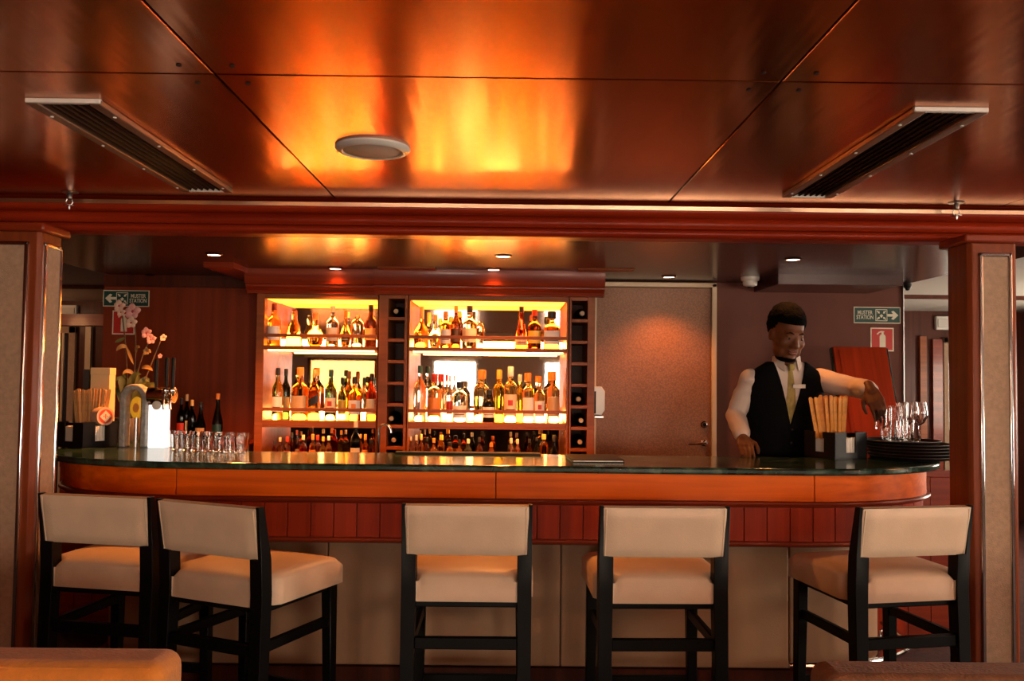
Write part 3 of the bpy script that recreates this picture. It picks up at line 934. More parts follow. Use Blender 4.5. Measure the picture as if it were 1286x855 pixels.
def wine_rack(label, x0, x1, xin0, xin1):
    cx = (x0 + x1) / 2
    t = thing('wine_rack', label, 'wine rack', (cx, YCB - 0.004, ZBK), 0, 'wine racks beside the cabinets')
    Z = lambda z: z - ZBK
    a0, a1, b0, b1 = x0 - cx + 0.001, x1 - cx - 0.001, xin0 - cx, xin1 - cx
    box('side_panel', M['shelfwood'], a0, b0, 0, 0.37, 0, Z(ZTOP), t, 0.002)
    box('side_panel', M['shelfwood'], b1, a1, 0, 0.37, 0, Z(ZTOP), t, 0.002)
    box('back_panel', M['darkwood'], b0, b1, 0.355, 0.37, 0, Z(ZTOP), t)
    edges = [(371, 375.5)] + [(398.5 + 27.1 * k, 402.5 + 27.1 * k) for k in range(7)]
    cells = []
    for k, (ya, yb) in enumerate(edges):
        box('divider', M['shelfwood'], b0, b1, 0.002, 0.355, Z(pz(yb)), Z(pz(ya)), t, 0.0015)
        if k:
            cells.append(pz(ya) + 0.0)
    # cells[i] = z of the floor of cell i (counted from the top)
    return cx, cells, (b1 - b0) / 2


def lying_bottle(x, z, label):
    t = thing('wine_bottle', label, 'bottle', (x, YCB + 0.03, z), 0, 'wine bottles lying in the racks')
    rr = 0.037
    mx = Matrix.Translation((0, 0, rr)) @ Matrix.Rotation(R(-90), 4, 'X')
    MB().lathe([(0.0145, 0.0), (0.0145, 0.075), (0.02, 0.09), (rr, 0.13), (rr, 0.29), (rr - 0.004, 0.30)], 18, mtx=mx).build('glass_body', M['g_darkgreen'], t)
    MB().lathe([(0.0152, -0.003), (0.0156, 0.05)], 16, mtx=mx).build('foil', M['c_black'], t)
    MB().lathe([(0.0135, -0.006), (0.0140, -0.003)], 16, mtx=mx).build('foil_end', M['c_tan'], t)


cxl, cl, hl = wine_rack('narrow wine rack between the two lit cabinets', px(475), px(511.4), px(487), px(507.5))
cxr, cr_, hr = wine_rack('narrow wine rack at the right end beside the door', px(714.6), px(747), px(717.5), px(737.5))
for (cxx, cc, rows, nm, off) in ((cxl, cl, [0, 5, 6], 'middle wine rack', 0.004), (cxr, cr_, [0, 4, 5, 6], 'right wine rack', -0.006)):
    for k, r_ in enumerate(rows):
        pos = ['top', 'second highest', 'third', 'fourth', 'fifth', 'sixth', 'lowest'][r_]
        rowpos = {'top': 'top cell', 'lowest': 'lowest cell', 'fifth': 'fifth cell from the top', 'sixth': 'sixth cell from the top'}[pos]
        lying_bottle(cxx + off + [0.008, -0.010, 0.006, 0.0][k], cc[r_], 'dark wine bottle lying in the %s of the %s' % (rowpos, nm))

# ------------------------------------------------------------------ bottles
PROF = {
    'wine': ([(0.94, 0), (1, .015), (1, .56), (.96, .61), (.72, .68), (.45, .74), (.38, .78), (.36, .90)], .86, (.16, .44)),
    'burg': ([(0.94, 0), (1, .015), (1, .40), (.88, .48), (.60, .60), (.42, .70), (.36, .78), (.34, .93)], .88, (.12, .36)),
    'round': ([(0.94, 0), (1, .02), (1, .54), (.93, .60), (.65, .67), (.42, .72), (.37, .78), (.36, .90)], .84, (.14, .46)),
    'vodka': ([(0.94, 0), (1, .02), (1, .60), (.92, .66), (.60, .71), (.42, .75), (.40, .90)], .82, (.12, .50)),
    'cone': ([(0.95, 0), (1, .03), (.98, .10), (.78, .34), (.48, .58), (.34, .68), (.32, .90)], .86, (.08, .30)),
    'squat': ([(0.95, 0), (1, .03), (1, .34), (.90, .44), (.45, .56), (.30, .64), (.28, .90)], .70, (.08, .32)),
    'flask': ([(0.55, 0), (.80, .05), (1, .24), (.98, .36), (.75, .48), (.40, .58), (.33, .66), (.32, .88)], .80, (.14, .36)),
    'decanter': ([(0.97, 0), (1, .02), (1, .54), (.86, .60), (.45, .65), (.34, .69), (.34, .80)], .80, (.12, .48)),
    'jug': ([(0.90, 0), (1, .04), (1, .62), (.92, .70), (.62, .76), (.50, .80), (.50, .84)], .84, (.10, .40)),
}
ORD = ['leftmost', 'second', 'third', 'fourth', 'fifth', 'sixth', 'seventh', 'eighth', 'ninth', 'tenth', 'eleventh', 'twelfth', 'thirteenth', 'fourteenth', 'fifteenth', 'sixteenth', 'seventeenth']


def arc_patch(mb, r0, z0, r1, z1, a0, a1, p, n=8, out=1.012):
    """curved label patch on a (superelliptic) bottle side; front is -Y"""
    vs = []
    for r, z in ((r0, z0), (r1, z1)):
        for i in range(n + 1):
            a = a0 + (a1 - a0) * i / n
            c, q = math.cos(a), math.sin(a)
            k = 1.0 / (abs(c) ** p + abs(q) ** p) ** (1.0 / p)
            vs.append((r * k * c * out, r * k * q * out, z))
    m = n + 1
    fs = [(i, i + 1, m + i + 1, m + i) for i in range(n)]
    return mb.add(vs, fs)


def bottle(loc, h, r, kind, glass, cap, lab, label, group, name='liquor_bottle', emblem=None, diag=False):
    prof, capz, (la, lb) = PROF[kind]
    p = 5.0 if kind in ('decanter',) else 2.0
    if kind == 'round' and diag:
        p = 5.0
    t = thing(name, label, 'bottle', loc, 0, group)
    MB().lathe([(r * a, h * b) for a, b in prof], 20, p).build('glass_body', M['g_' + glass], t, smooth=50)
    rc = prof[-1][0] * r * 1.12
    if kind == 'decanter':
        rc = r * 0.55
    if cap:
        MB().lathe([(rc, h * capz), (rc, h * 0.985), (rc * 0.85, h)], 14).build('cap', M['c_' + cap], t)
    if lab:
        a0, a1 = R(-90 - 62), R(-90 + 62)
        if diag:
            mb = MB()
            arc_patch(mb, r, h * 0.30, r, h * 0.46, R(-135), R(-45), p)
            # shear the strip
            mb.v = [(x, y, z + x * 0.55) for x, y, z in mb.v]
            mb.build('label', M['c_' + lab], t)
        else:
            # follow the profile between la and lb
            def rad(f):
                for (ra, za), (rb, zb) in zip(prof, prof[1:]):
                    if za <= f <= zb:
                        return r * (ra + (rb - ra) * (f - za) / max(1e-6, zb - za))
                return r
            mb = MB()
            arc_patch(mb, rad(la), h * la, rad(lb), h * lb, a0, a1, p)
            lo = mb.build('label', M['c_' + lab], t)
            zc = h * (la * 0.4 + lb * 0.6)
            f = la * 0.4 + lb * 0.6
            if emblem:
                mb = MB()
                arc_patch(mb, rad(f - .05), zc - h * .05, rad(f + .05), zc + h * .05, R(-90 - 20), R(-90 + 20), p, 4, 1.03)
                mb.build('emblem', M['c_' + emblem], lo)
            mb = MB()
            f2 = la + (lb - la) * 0.25
            arc_patch(mb, rad(f2), h * f2, rad(f2 + .02), h * (f2 + .02), R(-90 - 40), R(-90 + 40), p, 6, 1.03)
            mb.build('print_band', M['c_brown' if lab in ('white', 'cream', 'pink', 'grey') else 'cream'], lo)
    return t


# x, top y, width px, profile, glass, cap, label, description, depth offset, emblem
UL = [(345, 381, 17, 'round', 'amber', 'darkred', 'white', 'amber bottle with dark red cap', .0, None),
      (370, 386, 22, 'cone', 'honey', None, None, 'clear glass decanter with wide foot', .04, None),
      (396.5, 393, 21, 'flask', 'honey', 'orange', None, 'squat amber bottle with orange stopper', .0, None),
      (418, 384, 16, 'round', 'clear', 'cream', 'grey', 'clear bottle with grey label', .0, None),
      (434.5, 390, 13, 'flask', 'amber', 'orange', 'brown', 'small amber flask with orange cap', .03, None),
      (449, 391, 16, 'jug', 'pale', None, None, 'pale glass jug', .05, None),
      (466, 383, 15, 'wine', 'brown', 'black', 'amberpaper', 'dark brown bottle with amber label', .0, None)]
LL = [(349.5, 462, 14, 'wine', 'olive', 'black', 'white', 'pale green bottle with white label', .0, None),
      (359.5, 463, 12, 'wine', 'darkgreen', 'black', 'amberpaper', 'dark green bottle with black cap', .07, None),
      (377.5, 461, 22, 'round', 'amber', 'orange', 'tan', 'broad amber whisky bottle with orange cap', .02, None),
      (395.5, 464, 14, 'round', 'amber', 'gold', 'black', 'square amber bottle with slanted black label', .0, 'diag'),
      (416, 464, 15, 'wine', 'green', 'teal', 'cream', 'green bottle with cream label and red mark', .0, 'red'),
      (430, 474, 10, 'round', 'olive', 'black', 'yellow', 'narrow olive bottle with yellow label', .05, None),
      (438.5, 466, 13, 'round', 'amber', 'brown', None, 'tall amber bottle with brown cap', .09, None),
      (446, 473, 16, 'round', 'amber', 'black', 'white', 'amber bottle with white label and orange seal', .0, 'orange'),
      (457.5, 474, 10, 'vodka', 'clear', 'teal', None, 'slim clear bottle with dark cap', .06, None),
      (467, 469, 13, 'round', 'red', 'black', 'cream', 'dark red bottle with cream label', .0, None)]
UR = [(530, 385, 19, 'squat', 'amber', 'gold', None, 'squat amber bottle with long neck', .0, None),
      (547, 395, 16, 'flask', 'pale', 'gold', None, 'round fluted glass flask', .05, None),
      (560, 391, 14, 'vodka', 'amber', 'orange', 'white', 'orange bottle with white label', .0, None),
      (573, 384, 13, 'round', 'brown', 'orange', 'brown', 'dark bottle with orange foil neck', .03, None),
      (590, 384, 19, 'round', 'pale', 'black', 'cream', 'clear conical bottle with cream label', .0, None),
      (603, 396, 9, 'jug', 'pale', None, None, 'slim pale glass jug', .06, None),
      (655, 385, 17, 'cone', 'red', 'black', 'pink', 'brown bell shaped bottle with pink label', .0, None),
      (671.5, 389, 17, 'round', 'brown', 'red', 'yellow', 'dark bottle with yellow label and red cap', .0, None),
      (693, 391, 20, 'decanter', 'amber', 'black', 'white', 'square decanter with white label and flat stopper', .0, None)]
LR = [(528, 459, 16, 'wine', 'clear', 'teal', None, 'clear bottle with dark teal cap', .0, None),
      (546, 469, 18, 'vodka', 'pale', 'red', 'orange', 'clear bottle with orange label', .0, None),
      (556, 470, 9, 'round', 'pale', 'red', None, 'slim pale bottle with red cap', .07, None),
      (565, 471, 8, 'wine', 'clear', 'silver', 'red', 'very slim clear bottle with red label', .02, None),
      (578, 479, 18, 'jug', 'blue', 'black', 'white', 'pale blue bottle with black ball stopper', .0, None),
      (604.5, 464, 19, 'vodka', 'pale', 'orange', None, 'broad clear bottle with orange cap', .06, None),
      (614, 489, 16, 'round', 'black', 'black', 'white', 'short black bottle with white label', -.0, None),
      (627, 464, 15, 'vodka', 'yellow', 'yellow', None, 'yellow liqueur bottle with yellow cap', .04, None),
      (641.5, 460, 17, 'vodka', 'pale', 'white', 'cream', 'tall clear bottle with white cap', .0, 'red'),
      (653.5, 470, 11, 'round', 'yellow', 'white', None, 'slim pale yellow bottle', .08, None),
      (664, 468, 15, 'vodka', 'pale', 'orange', 'white', 'clear bottle with orange cap and white label', .0, None),
      (678, 472, 13, 'round', 'pale', 'orange', 'white', 'small orange-capped bottle with red print', .0, 'red'),
      (695, 466, 16, 'vodka', 'pale', 'orange', 'tan', 'clear bottle with orange cap and tan label', .02, None)]


def fill(table, zb, shelf, group, yoff=0.10, name='liquor_bottle'):
    for i, (x, yt, w, kind, gl, cp, lb, desc, dy, emb) in enumerate(table):
        Y = YCB + yoff + dy
        p = P(x, yt, Y=Y)
        h = p.z - zb
        r = w / 2 * Y / FPX
        o = ORD[i] if i == 0 else ORD[i] + ' from left'
        if i == len(table) - 1:
            o = 'rightmost'
        bottle((p.x, Y, zb), h, r, kind, gl, cp, lb, '%s, %s on %s' % (desc, o, shelf), group, name, None if emb == 'diag' else emb, emb == 'diag')


fill(UL, ZS1b, "left cabinet's upper shelf", 'bottles on the upper left shelf')
fill(LL, ZS2b, "left cabinet's lower shelf", 'bottles on the lower left shelf')
fill(UR, ZS1b, "right cabinet's upper shelf", 'bottles on the upper right shelf')
fill(LR, ZS2b, "right cabinet's lower shelf", 'bottles on the lower right shelf')

B3L = [(345, 553, 7, 'vodka', 'red', 'black', 'white', 'small red mixer bottle', .0, None),
       (352, 549, 8, 'round', 'amber', 'cream', 'red', 'small amber bottle with red label', .02, None),
       (361, 548, 8, 'vodka', 'clear', 'red', 'red', 'small clear bottle with red cap', .0, None),
       (367, 543, 8, 'wine', 'brown', 'black', None, 'dark brown mixer bottle', .05, None),
       (373, 540, 8, 'wine', 'brown', 'darkred', 'tan', 'tall dark bottle', .08, None),
       (381, 546, 10, 'round', 'red', 'cream', 'red', 'red syrup bottle with cream cap', .0, None),
       (393, 545, 9, 'vodka', 'amber', 'orange', 'orange', 'orange juice bottle', .0, None),
       (399, 546, 9, 'vodka', 'red', 'red', None, 'bright red syrup bottle', .03, None),
       (406, 548, 8, 'round', 'yellow', 'yellow', 'yellow', 'yellow cordial bottle', .0, None),
       (413, 547, 9, 'round', 'honey', 'white', 'white', 'pale bottle with white label', .01, None),
       (453, 545, 7, 'wine', 'amber', 'orange', None, 'slim amber bottle', .05, None),
       (459, 545, 8, 'vodka', 'amber', 'orange', 'orange', 'amber bottle with orange label', .02, None),
       (467, 551, 10, 'jug', 'brown', 'black', None, 'squat dark jar', .0, None)]
fill(B3L, ZBK, "back counter under left cabinet", 'small bottles under the left cabinet', 0.06, 'mixer_bottle')
B3R = [(516, 548, 6, 'wine', 'clear', 'silver', None, 'slim clear bottle', .0, None),
       (523, 546, 7, 'vodka', 'clear', 'silver', None, 'clear tall bottle', .02, None),
       (529, 545, 7, 'vodka', 'pale', 'gold', None, 'pale tall bottle', .0, None),
       (536, 549, 8, 'wine', 'brown', 'black', None, 'dark brown bottle', .0, None),
       (545, 550, 9, 'round', 'amber', 'orange', 'tan', 'amber bottle with tan label', .01, None),
       (554.5, 546, 9, 'jug', 'yellow', 'yellow', 'cream', 'yellow carton-like bottle with cream label', .0, None),
       (565, 555, 10, 'jug', 'amber', 'black', 'orange', 'squat amber jar', .0, None),
       (577, 552, 8, 'round', 'honey', 'black', 'brown', 'honey coloured bottle with brown label', .02, None),
       (588, 551, 10, 'round', 'black', 'silver', 'silver', 'black bottle with silver band', .0, None),
       (602, 549, 9, 'round', 'brown', 'black', 'cream', 'dark bottle with cream label', .01, None),
       (617, 556, 8, 'jug', 'amber', 'orange', None, 'small amber jar', .0, None),
       (642, 550, 8, 'vodka', 'clear', 'silver', 'white', 'clear bottle with white label', .0, None),
       (650, 551, 8, 'vodka', 'pale', 'cream', 'cream', 'pale bottle with cream label', .02, None),
       (665, 551, 8, 'wine', 'brown', 'black', 'brown', 'dark slim bottle', .0, None),
       (674, 549, 9, 'burg', 'darkgreen', 'black', None, 'dark green bottle', .02, None),
       (683, 545, 11, 'jug', 'yellow', 'gold', 'yellow', 'broad yellow jar', .05, None),
       (696, 546, 14, 'flask', 'darkgreen', 'black', 'red', 'bulbous dark green bottle', .0, None)]
fill(B3R, ZBK, "back counter under right cabinet", 'small bottles under the right cabinet', 0.06, 'mixer_bottle')

# dark wine bottle in front of the left cabinet
p = P(447, 528, Y=5.12)
bottle((p.x, 5.12, ZBK), p.z - ZBK, 0.030, 'wine', 'darkgreen', 'cream', 'white', 'dark wine bottle with cream top in front of the left cabinet', None, 'wine_bottle')
# wine bottles on the dark ledge at the left wall
for (x, yt, w, k, gl, cp, lb, desc, Y) in (
        (228, 500, 10, 'wine', 'darkgreen', 'black', 'red', 'dark wine bottle with red label nearest the beer tap', 5.36),
        (235, 495, 10, 'wine', 'darkgreen', 'tan', 'cream', 'dark wine bottle with tan cork and cream label by beer tap', 5.42),
        (241.5, 502, 10, 'wine', 'darkgreen', 'gold', None, 'unlabelled dark wine bottle with gold neck on the ledge', 5.36),
        (252.5, 505, 13, 'burg', 'darkgreen', 'black', 'tan', 'broad dark wine bottle with tan label on the ledge', 5.38),
        (274, 494, 13, 'burg', 'darkgreen', 'orange', 'teal', 'dark green bottle with orange foil standing apart on the ledge', 5.40)):
    p = P(x, yt, Y=Y)
    bottle((p.x, Y, ZSD), p.z - ZSD, w / 2 * Y / FPX, k, gl, cp, lb, desc, 'wine bottles on the left ledge', 'wine_bottle')
# ------------------------------------------------------------------ bar stools
def make_stool(loc, rz, label):
    t = thing('bar_stool', label, 'bar stool', loc, rz, 'bar stools along the counter')
    wd = 0.235
    zp0, zp1 = 0.828, 1.006
    for s in (-1, 1):
        # rear leg: broad post below the pad, thin blade beside the pad, leaning back
        sec = [(0.0, -0.235, 0.030, 0.026), (0.45, -0.212, 0.024, 0.026), (0.70, -0.205, 0.026, 0.027), (zp0 - 0.003, -0.212, 0.026, 0.027),
               (zp0, -0.212, 0.0085, 0.026), (zp1 + 0.004, -0.245, 0.007, 0.015)]
        vs, fs = [], []
        for (z, yc, hx, hy) in sec:
            xo = wd * s
            xs = (xo - s * 2 * hx, xo)
            vs += [(xs[0], yc - hy, z), (xs[1], yc - hy, z), (xs[1], yc + hy, z), (xs[0], yc + hy, z)]
        for k in range(len(sec) - 1):
            for i in range(4):
                j = (i + 1) % 4
                fs.append((k * 4 + i, k * 4 + j, k * 4 + 4 + j, k * 4 + 4 + i))
        n = len(sec)
        fs += [(3, 2, 1, 0), tuple((n - 1) * 4 + i for i in range(4))]
        MB().add(vs, fs).build('leg', M['blackwood'], t, bevel=0.003, seg=1)
        # front leg, tapered
        sec = [(0.0, 0.215, 0.017), (0.66, 0.205, 0.023)]
        vs = []
        for (z, yc, hh) in sec:
            xo = (wd - 0.008) * s
            xs = (xo - s * 2 * hh, xo)
            vs += [(xs[0], yc - hh, z), (xs[1], yc - hh, z), (xs[1], yc + hh, z), (xs[0], yc + hh, z)]
        fs = [(3, 2, 1, 0), (4, 5, 6, 7)] + [(i, (i + 1) % 4, 4 + (i + 1) % 4, 4 + i) for i in range(4)]
        MB().add(vs, fs).build('leg', M['blackwood'], t, bevel=0.003, seg=1)
        # side stretcher
        MB().box(s * (wd - 0.036) - 0.011, s * (wd - 0.036) + 0.011, -0.20, 0.20, 0.490, 0.528).build('stretcher', M['blackwood'], t, bevel=0.003, seg=1)
    MB().box(-wd + 0.05, wd - 0.05, -0.225, -0.200, 0.485, 0.528).build('stretcher', M['blackwood'], t, bevel=0.003, seg=1)
    MB().box(-wd + 0.04, wd - 0.04, 0.200, 0.222, 0.215, 0.255).build('stretcher', M['blackwood'], t, bevel=0.003, seg=1)
    box('seat_rail', M['blackwood'], -wd + 0.025, wd - 0.025, -0.20, 0.215, 0.630, 0.662, t, 0.004)
    # seat cushion: notched at the rear legs, domed
    n = 22
    vs, fs = [], []

    def edge(u):   # half width along depth
        return 0.183 if u < 0.10 else 0.183 + (0.243 - 0.183) * min(1.0, (u - 0.10) / 0.05)
    rows, cols = 22, 18
    y0, y1 = -0.222, 0.238
    for i in range(rows + 1):
        u = i / rows
        y = y0 + (y1 - y0) * u
        hw_ = edge(u)
        for j in range(cols + 1):
            v = -1 + 2 * j / cols
            e = min(1.0, (1 - abs(v)) * 5.0); q = min(1.0, u * 7, (1 - u) * 7)
            round_ = math.sqrt(max(0, 1 - (1 - e) ** 2)) * 0.018 + math.sqrt(max(0, 1 - (1 - q) ** 2)) * 0.018
            z = 0.722 + round_ + 0.018 * (1 - v * v) * math.sin(math.pi * min(1, max(0, u)) ** 0.9)
            vs.append((hw_ * v, y, z))
    m_ = cols + 1
    for i in range(rows):
        for j in range(cols):
            fs.append((i * m_ + j, i * m_ + j + 1, (i + 1) * m_ + j + 1, (i + 1) * m_ + j))
    # skirt
    ring = [j for j in range(m_)] + [i * m_ + cols for i in range(1, rows + 1)] + [rows * m_ + j for j in range(cols - 1, -1, -1)] + [i * m_ for i in range(rows - 1, 0, -1)]
    b0 = len(vs)
    for k in ring:
        x, y, z = vs[k]
        vs.append((x, y, 0.655))
    L_ = len(ring)
    for k in range(L_):
        k2 = (k + 1) % L_
        fs.append((ring[k], b0 + k, b0 + k2, ring[k2]))
    fs.append(tuple(b0 + k for k in range(L_)))
    seat = MB().add(vs, fs).build('seat', M['leather'], t, smooth=60)
    for s in (-1, 1):
        MB().tube([(s * 0.181, -0.2225, 0.658), (s * 0.181, -0.2235, 0.728)], 0.0028, 6).build('piping', M['piping'], seat)
    # back pad: leaning
    lean = math.atan2(0.033, zp1 - zp0)
    hp_ = zp1 - zp0 + 0.004
    hwp = wd - 0.013
    vs, fs = [], []
    nx, nz = 16, 10
    for side in (-1, 1):
        for i in range(nz + 1):
            for j in range(nx + 1):
                u, v = -1 + 2 * j / nx, i / nz
                e = min(1, (1 - abs(u)) * 7, v * 4, (1 - v) * 4)
                b = math.sqrt(max(0, 1 - (1 - e) ** 2))
                vs.append((hwp * u, side * (0.016 + 0.010 * b), hp_ * v))
    k_ = (nx + 1) * (nz + 1)
    for sd in (0, 1):
        for i in range(nz):
            for j in range(nx):
                a = sd * k_ + i * (nx + 1) + j
                fs.append((a, a + 1, a + nx + 2, a + nx + 1))
    ring = [j for j in range(nx + 1)] + [i * (nx + 1) + nx for i in range(1, nz + 1)] + [nz * (nx + 1) + j for j in range(nx - 1, -1, -1)] + [i * (nx + 1) for i in range(nz - 1, 0, -1)]
    for q in range(len(ring)):
        q2 = (q + 1) % len(ring)
        fs.append((ring[q], ring[q2], k_ + ring[q2], k_ + ring[q]))
    pad = MB().add(vs, fs).build('backrest', M['leather'], t, (0, -0.213, zp0 - 0.002), (lean, 0, 0), smooth=60)
    e_ = hwp - 0.003
    for x in (-e_ + 0.006, e_ - 0.006):
        MB().tube([(x, -0.019, 0.003), (x, -0.019, hp_ - 0.003)], 0.0028, 6).build('piping', M['piping'], pad)
    MB().tube([(-e_, -0.014, hp_), (e_, -0.014, hp_)], 0.0028, 6).build('piping', M['piping'], pad)
    return t


for (xy, rz, lab) in (((-1.488, 3.55), -11, 'cream padded bar stool beside the left pillar'),
                      ((-0.955, 3.363), -24, 'cream padded bar stool turned to the right, second from left'),
                      ((-0.137, 3.42), 0, 'cream padded bar stool facing the counter squarely in the middle'),
                      ((0.568, 3.42), 1.5, 'cream padded bar stool squarely in front of the brown door, fourth from left'),
                      ((1.462, 3.48), 11, 'cream padded bar stool turned left beside the right pillar')):
    make_stool((xy[0], xy[1], 0), R(rz), lab)

# ------------------------------------------------------------------ sofas in the foreground
def sofa(label, x0, x1, ytop_px, xref, mt_, side):
    """two-seat lounge sofa seen over its back; its back stands at depth yb"""
    yb = 1.97
    ztop = P(xref, ytop_px, Y=yb).z
    t = thing('lounge_sofa', label, 'sofa', ((x0 + x1) / 2, yb - 0.42, 0), 0, None)
    h = (x1 - x0) / 2
    back = MB().box(-h, h, 0.30, 0.44, 0.20, ztop).build('backrest', mt_, t, bevel=0.035, seg=5)
    MB().tube([(-h + 0.03, 0.312, ztop - 0.012), (h - 0.03, 0.312, ztop - 0.012)], 0.004, 6).build('seam', mt_, back)
    MB().tube([(-h + 0.03, 0.428, ztop - 0.012), (h - 0.03, 0.428, ztop - 0.012)], 0.004, 6).build('seam', mt_, back)
    for k in (0, 1):
        u0 = -h + 0.12 + k * (h - 0.12); u1 = u0 + (h - 0.12)
        box('seat_cushion', mt_, u0 + 0.004, u1 - 0.004, -0.38, 0.30, 0.30, 0.45, t, 0.03, seg=4)
    for s in (-1, 1):
        box('armrest', mt_, s * h - (0.12 if s > 0 else 0), s * h + (0.12 if s < 0 else 0), -0.40, 0.30, 0.12, 0.62, t, 0.03, seg=4)
        for yy in (-0.36, 0.36):
            MB().lathe([(0.016, 0), (0.024, 0.12)], 12).build('foot', M['blackwood'], t, (s * (h - 0.07), yy, 0))
    box('base', mt_, -h + 0.02, h - 0.02, -0.39, 0.42, 0.12, 0.30, t, 0.01)
    return t


xl = P(215, 830, Y=1.9).x
sofa('tan leather lounge sofa in the left foreground', xl - 1.5, xl, 812, 110, M['sofa_tan'], 1)
xr = P(1030, 840, Y=1.9).x
sofa('brown suede lounge sofa in the right foreground', xr, xr + 1.5, 829, 1150, M['sofa_brown'], -1)

# ------------------------------------------------------------------ ceiling fittings
def downlight(x, y, label, watts=1.0, Y=None):
    p = P(x, y, Z=ZS)
    watts *= DOWN
    if Y:
        p = P(x, y, Y=Y)
    t = thing('downlight', label, 'downlight', (p.x, p.y, ZS), 0, 'recessed downlights over the bar')
    MB().lathe([(0.036, 0.0), (0.044, -0.001), (0.046, -0.005), (0.040, -0.008), (0.034, -0.004)], 24, cap=False).build('rim', M['chrome'], t)
    MB().lathe([(0.034, -0.0045), (0.020, -0.003)], 24).build('lens', M['lens'], t)
    ld = bpy.data.lights.new('downlight_lamp', 'SPOT')
    ld.energy = watts; ld.color = (1.0, 0.31, 0.06); ld.spot_size = R(115); ld.spot_blend = 0.7; ld.shadow_soft_size = 0.03
    lo = bpy.data.objects.new('downlight_lamp', ld); COL.objects.link(lo)
    lo.parent = t; lo.location = (0, 0, -0.02)


downlight(269, 319, 'recessed downlight over the left end of the bar, larger and nearer', 2.0)
downlight(191, 346, 'small recessed downlight at the far left above the muster sign', 0.8)
downlight(421, 343, 'recessed downlight just in front of the left cabinet cornice', 0.35, 5.12)
downlight(632, 321, 'recessed downlight over the middle of the bar', 1.7)
downlight(620, 342, 'recessed downlight touching the right cabinet cornice', 0.35, 5.08)
downlight(840, 347, 'recessed downlight in front of the brown door', 0.45)
downlight(996, 325, 'recessed downlight above the bartender', 0.28)
downlight(1080, 356, 'small recessed downlight above the right muster sign', 0.35)

# pale flush strips in front of the cornice
for (x0, x1, y, lab) in ((475, 546, 336, 'thin tan flush strip in the soffit left of centre'), (726, 797, 338, 'thin tan flush strip in the soffit near the door')):
    a = P(x0, y, Z=ZS); b = P(x1, y, Z=ZS)
    t = box('flush_strip', M['shelfwood'], a.x, b.x, a.y - 0.05, a.y + 0.06, ZS - 0.006, ZS, None, 0.002)
    tag(t, lab, 'ceiling panel', 'flush strips in the soffit')

# round ceiling loudspeaker
p = P(468, 185, Z=ZC)
t = thing('ceiling_speaker', 'round white loudspeaker on the copper ceiling', 'speaker', (p.x, p.y, ZC))
MB().lathe([(0.118, 0.0), (0.120, -0.006), (0.112, -0.014), (0.098, -0.017), (0.094, -0.013)], 40, cap=False).build('rim', M['white_metal'], t)
MB().lathe([(0.094, -0.012), (0.07, -0.018), (0.03, -0.021), (0.004, -0.022)], 40).build('grille', mat('grille', (0.50, 0.46, 0.42), 0.6, bump=0.6, bscale=400), t)
for s in (-1, 1):
    MB().box(-0.006, 0.006, -0.006, 0.006, -0.020, -0.006).build('clip', M['brass'], t, (s * 0.108, 0.0, 0))


def vent(label, xo0, xo1, y0, y1):
    cx, cy = (xo0 + xo1) / 2, (y0 + y1) / 2
    t = thing('ceiling_vent', label, 'vent', (cx, cy, ZC), 0, 'long ceiling vents')
    w, d = (xo1 - xo0) / 2, (y1 - y0) / 2
    box('backing', M['vent_dark'], -w + 0.02, w - 0.02, -d + 0.02, d - 0.02, -0.004, 0.0, t)
    fw = 0.032
    for (a, b, c, e) in ((-w, -w + fw, -d, d), (w - fw, w, -d, d)):
        box('frame_rail', M['vent_frame'], a, b, c, e, -0.016, 0.0, t, 0.003)
    box('frame_end', M['white_metal'], -w, w, -d - 0.004, -d + 0.012, -0.013, 0.0, t, 0.002)
    box('frame_end', M['white_metal'], -w + fw, w - fw, d - 0.016, d, -0.016, 0.0, t, 0.002)
    n = 6
    for i in range(n):
        u = -w + fw + (2 * w - 2 * fw) * (i + 0.5) / n
        MB().box(-0.003, 0.003, -d + 0.018, d - 0.018, -0.013, -0.001).build('slat', M['vent_slat'], t, (u, 0, 0), (0, R(25), 0))
    for s in (-1, 1):
        for k in (-0.8, -0.25, 0.3, 0.85):
            MB().lathe([(0.003, -0.0195), (0.005, -0.0185), (0.005, -0.016)], 8).build('screw', M['white_metal'], t, (s * (w - 0.012), d * k, 0))


a, b, c = P(32, 123, Z=ZC), P(120, 120, Z=ZC), P(288, 237, Z=ZC)
vent('long slatted ceiling vent on the left', a.x, b.x, a.y, c.y)
a, b, c = P(1148, 134, Z=ZC), P(1236, 138, Z=ZC), P(1040, 244, Z=ZC)
vent('long slatted ceiling vent on the right', a.x, b.x, a.y, c.y)


def sprinkler(x, y, label):
    p = P(x, y, Z=ZC - 0.045)
    t = thing('sprinkler_head', label, 'sprinkler', (p.x, p.y, ZC), 0, 'sprinkler heads')
    MB().lathe([(0.030, -0.003), (0.034, 0.0)], 20).build('escutcheon', M['steel'], t)
    MB().lathe([(0.008, -0.030), (0.012, -0.026), (0.012, -0.010), (0.008, -0.003)], 14).build('body', M['steel'], t)
    for s in (-1, 1):
        MB().tube([(s * 0.009, 0, -0.028), (s * 0.014, 0, -0.042), (s * 0.004, 0, -0.056)], 0.0025, 6).build('frame_arm', M['steel'], t)
    MB().lathe([(0.004, -0.070), (0.006, -0.058), (0.022, -0.056), (0.022, -0.054), (0.004, -0.053)], 16).build('deflector', M['steel'], t)


sprinkler(87, 255, 'chrome sprinkler head on the ceiling above the left pillar')
sprinkler(1201, 268, 'chrome sprinkler head on the ceiling above the right pillar')
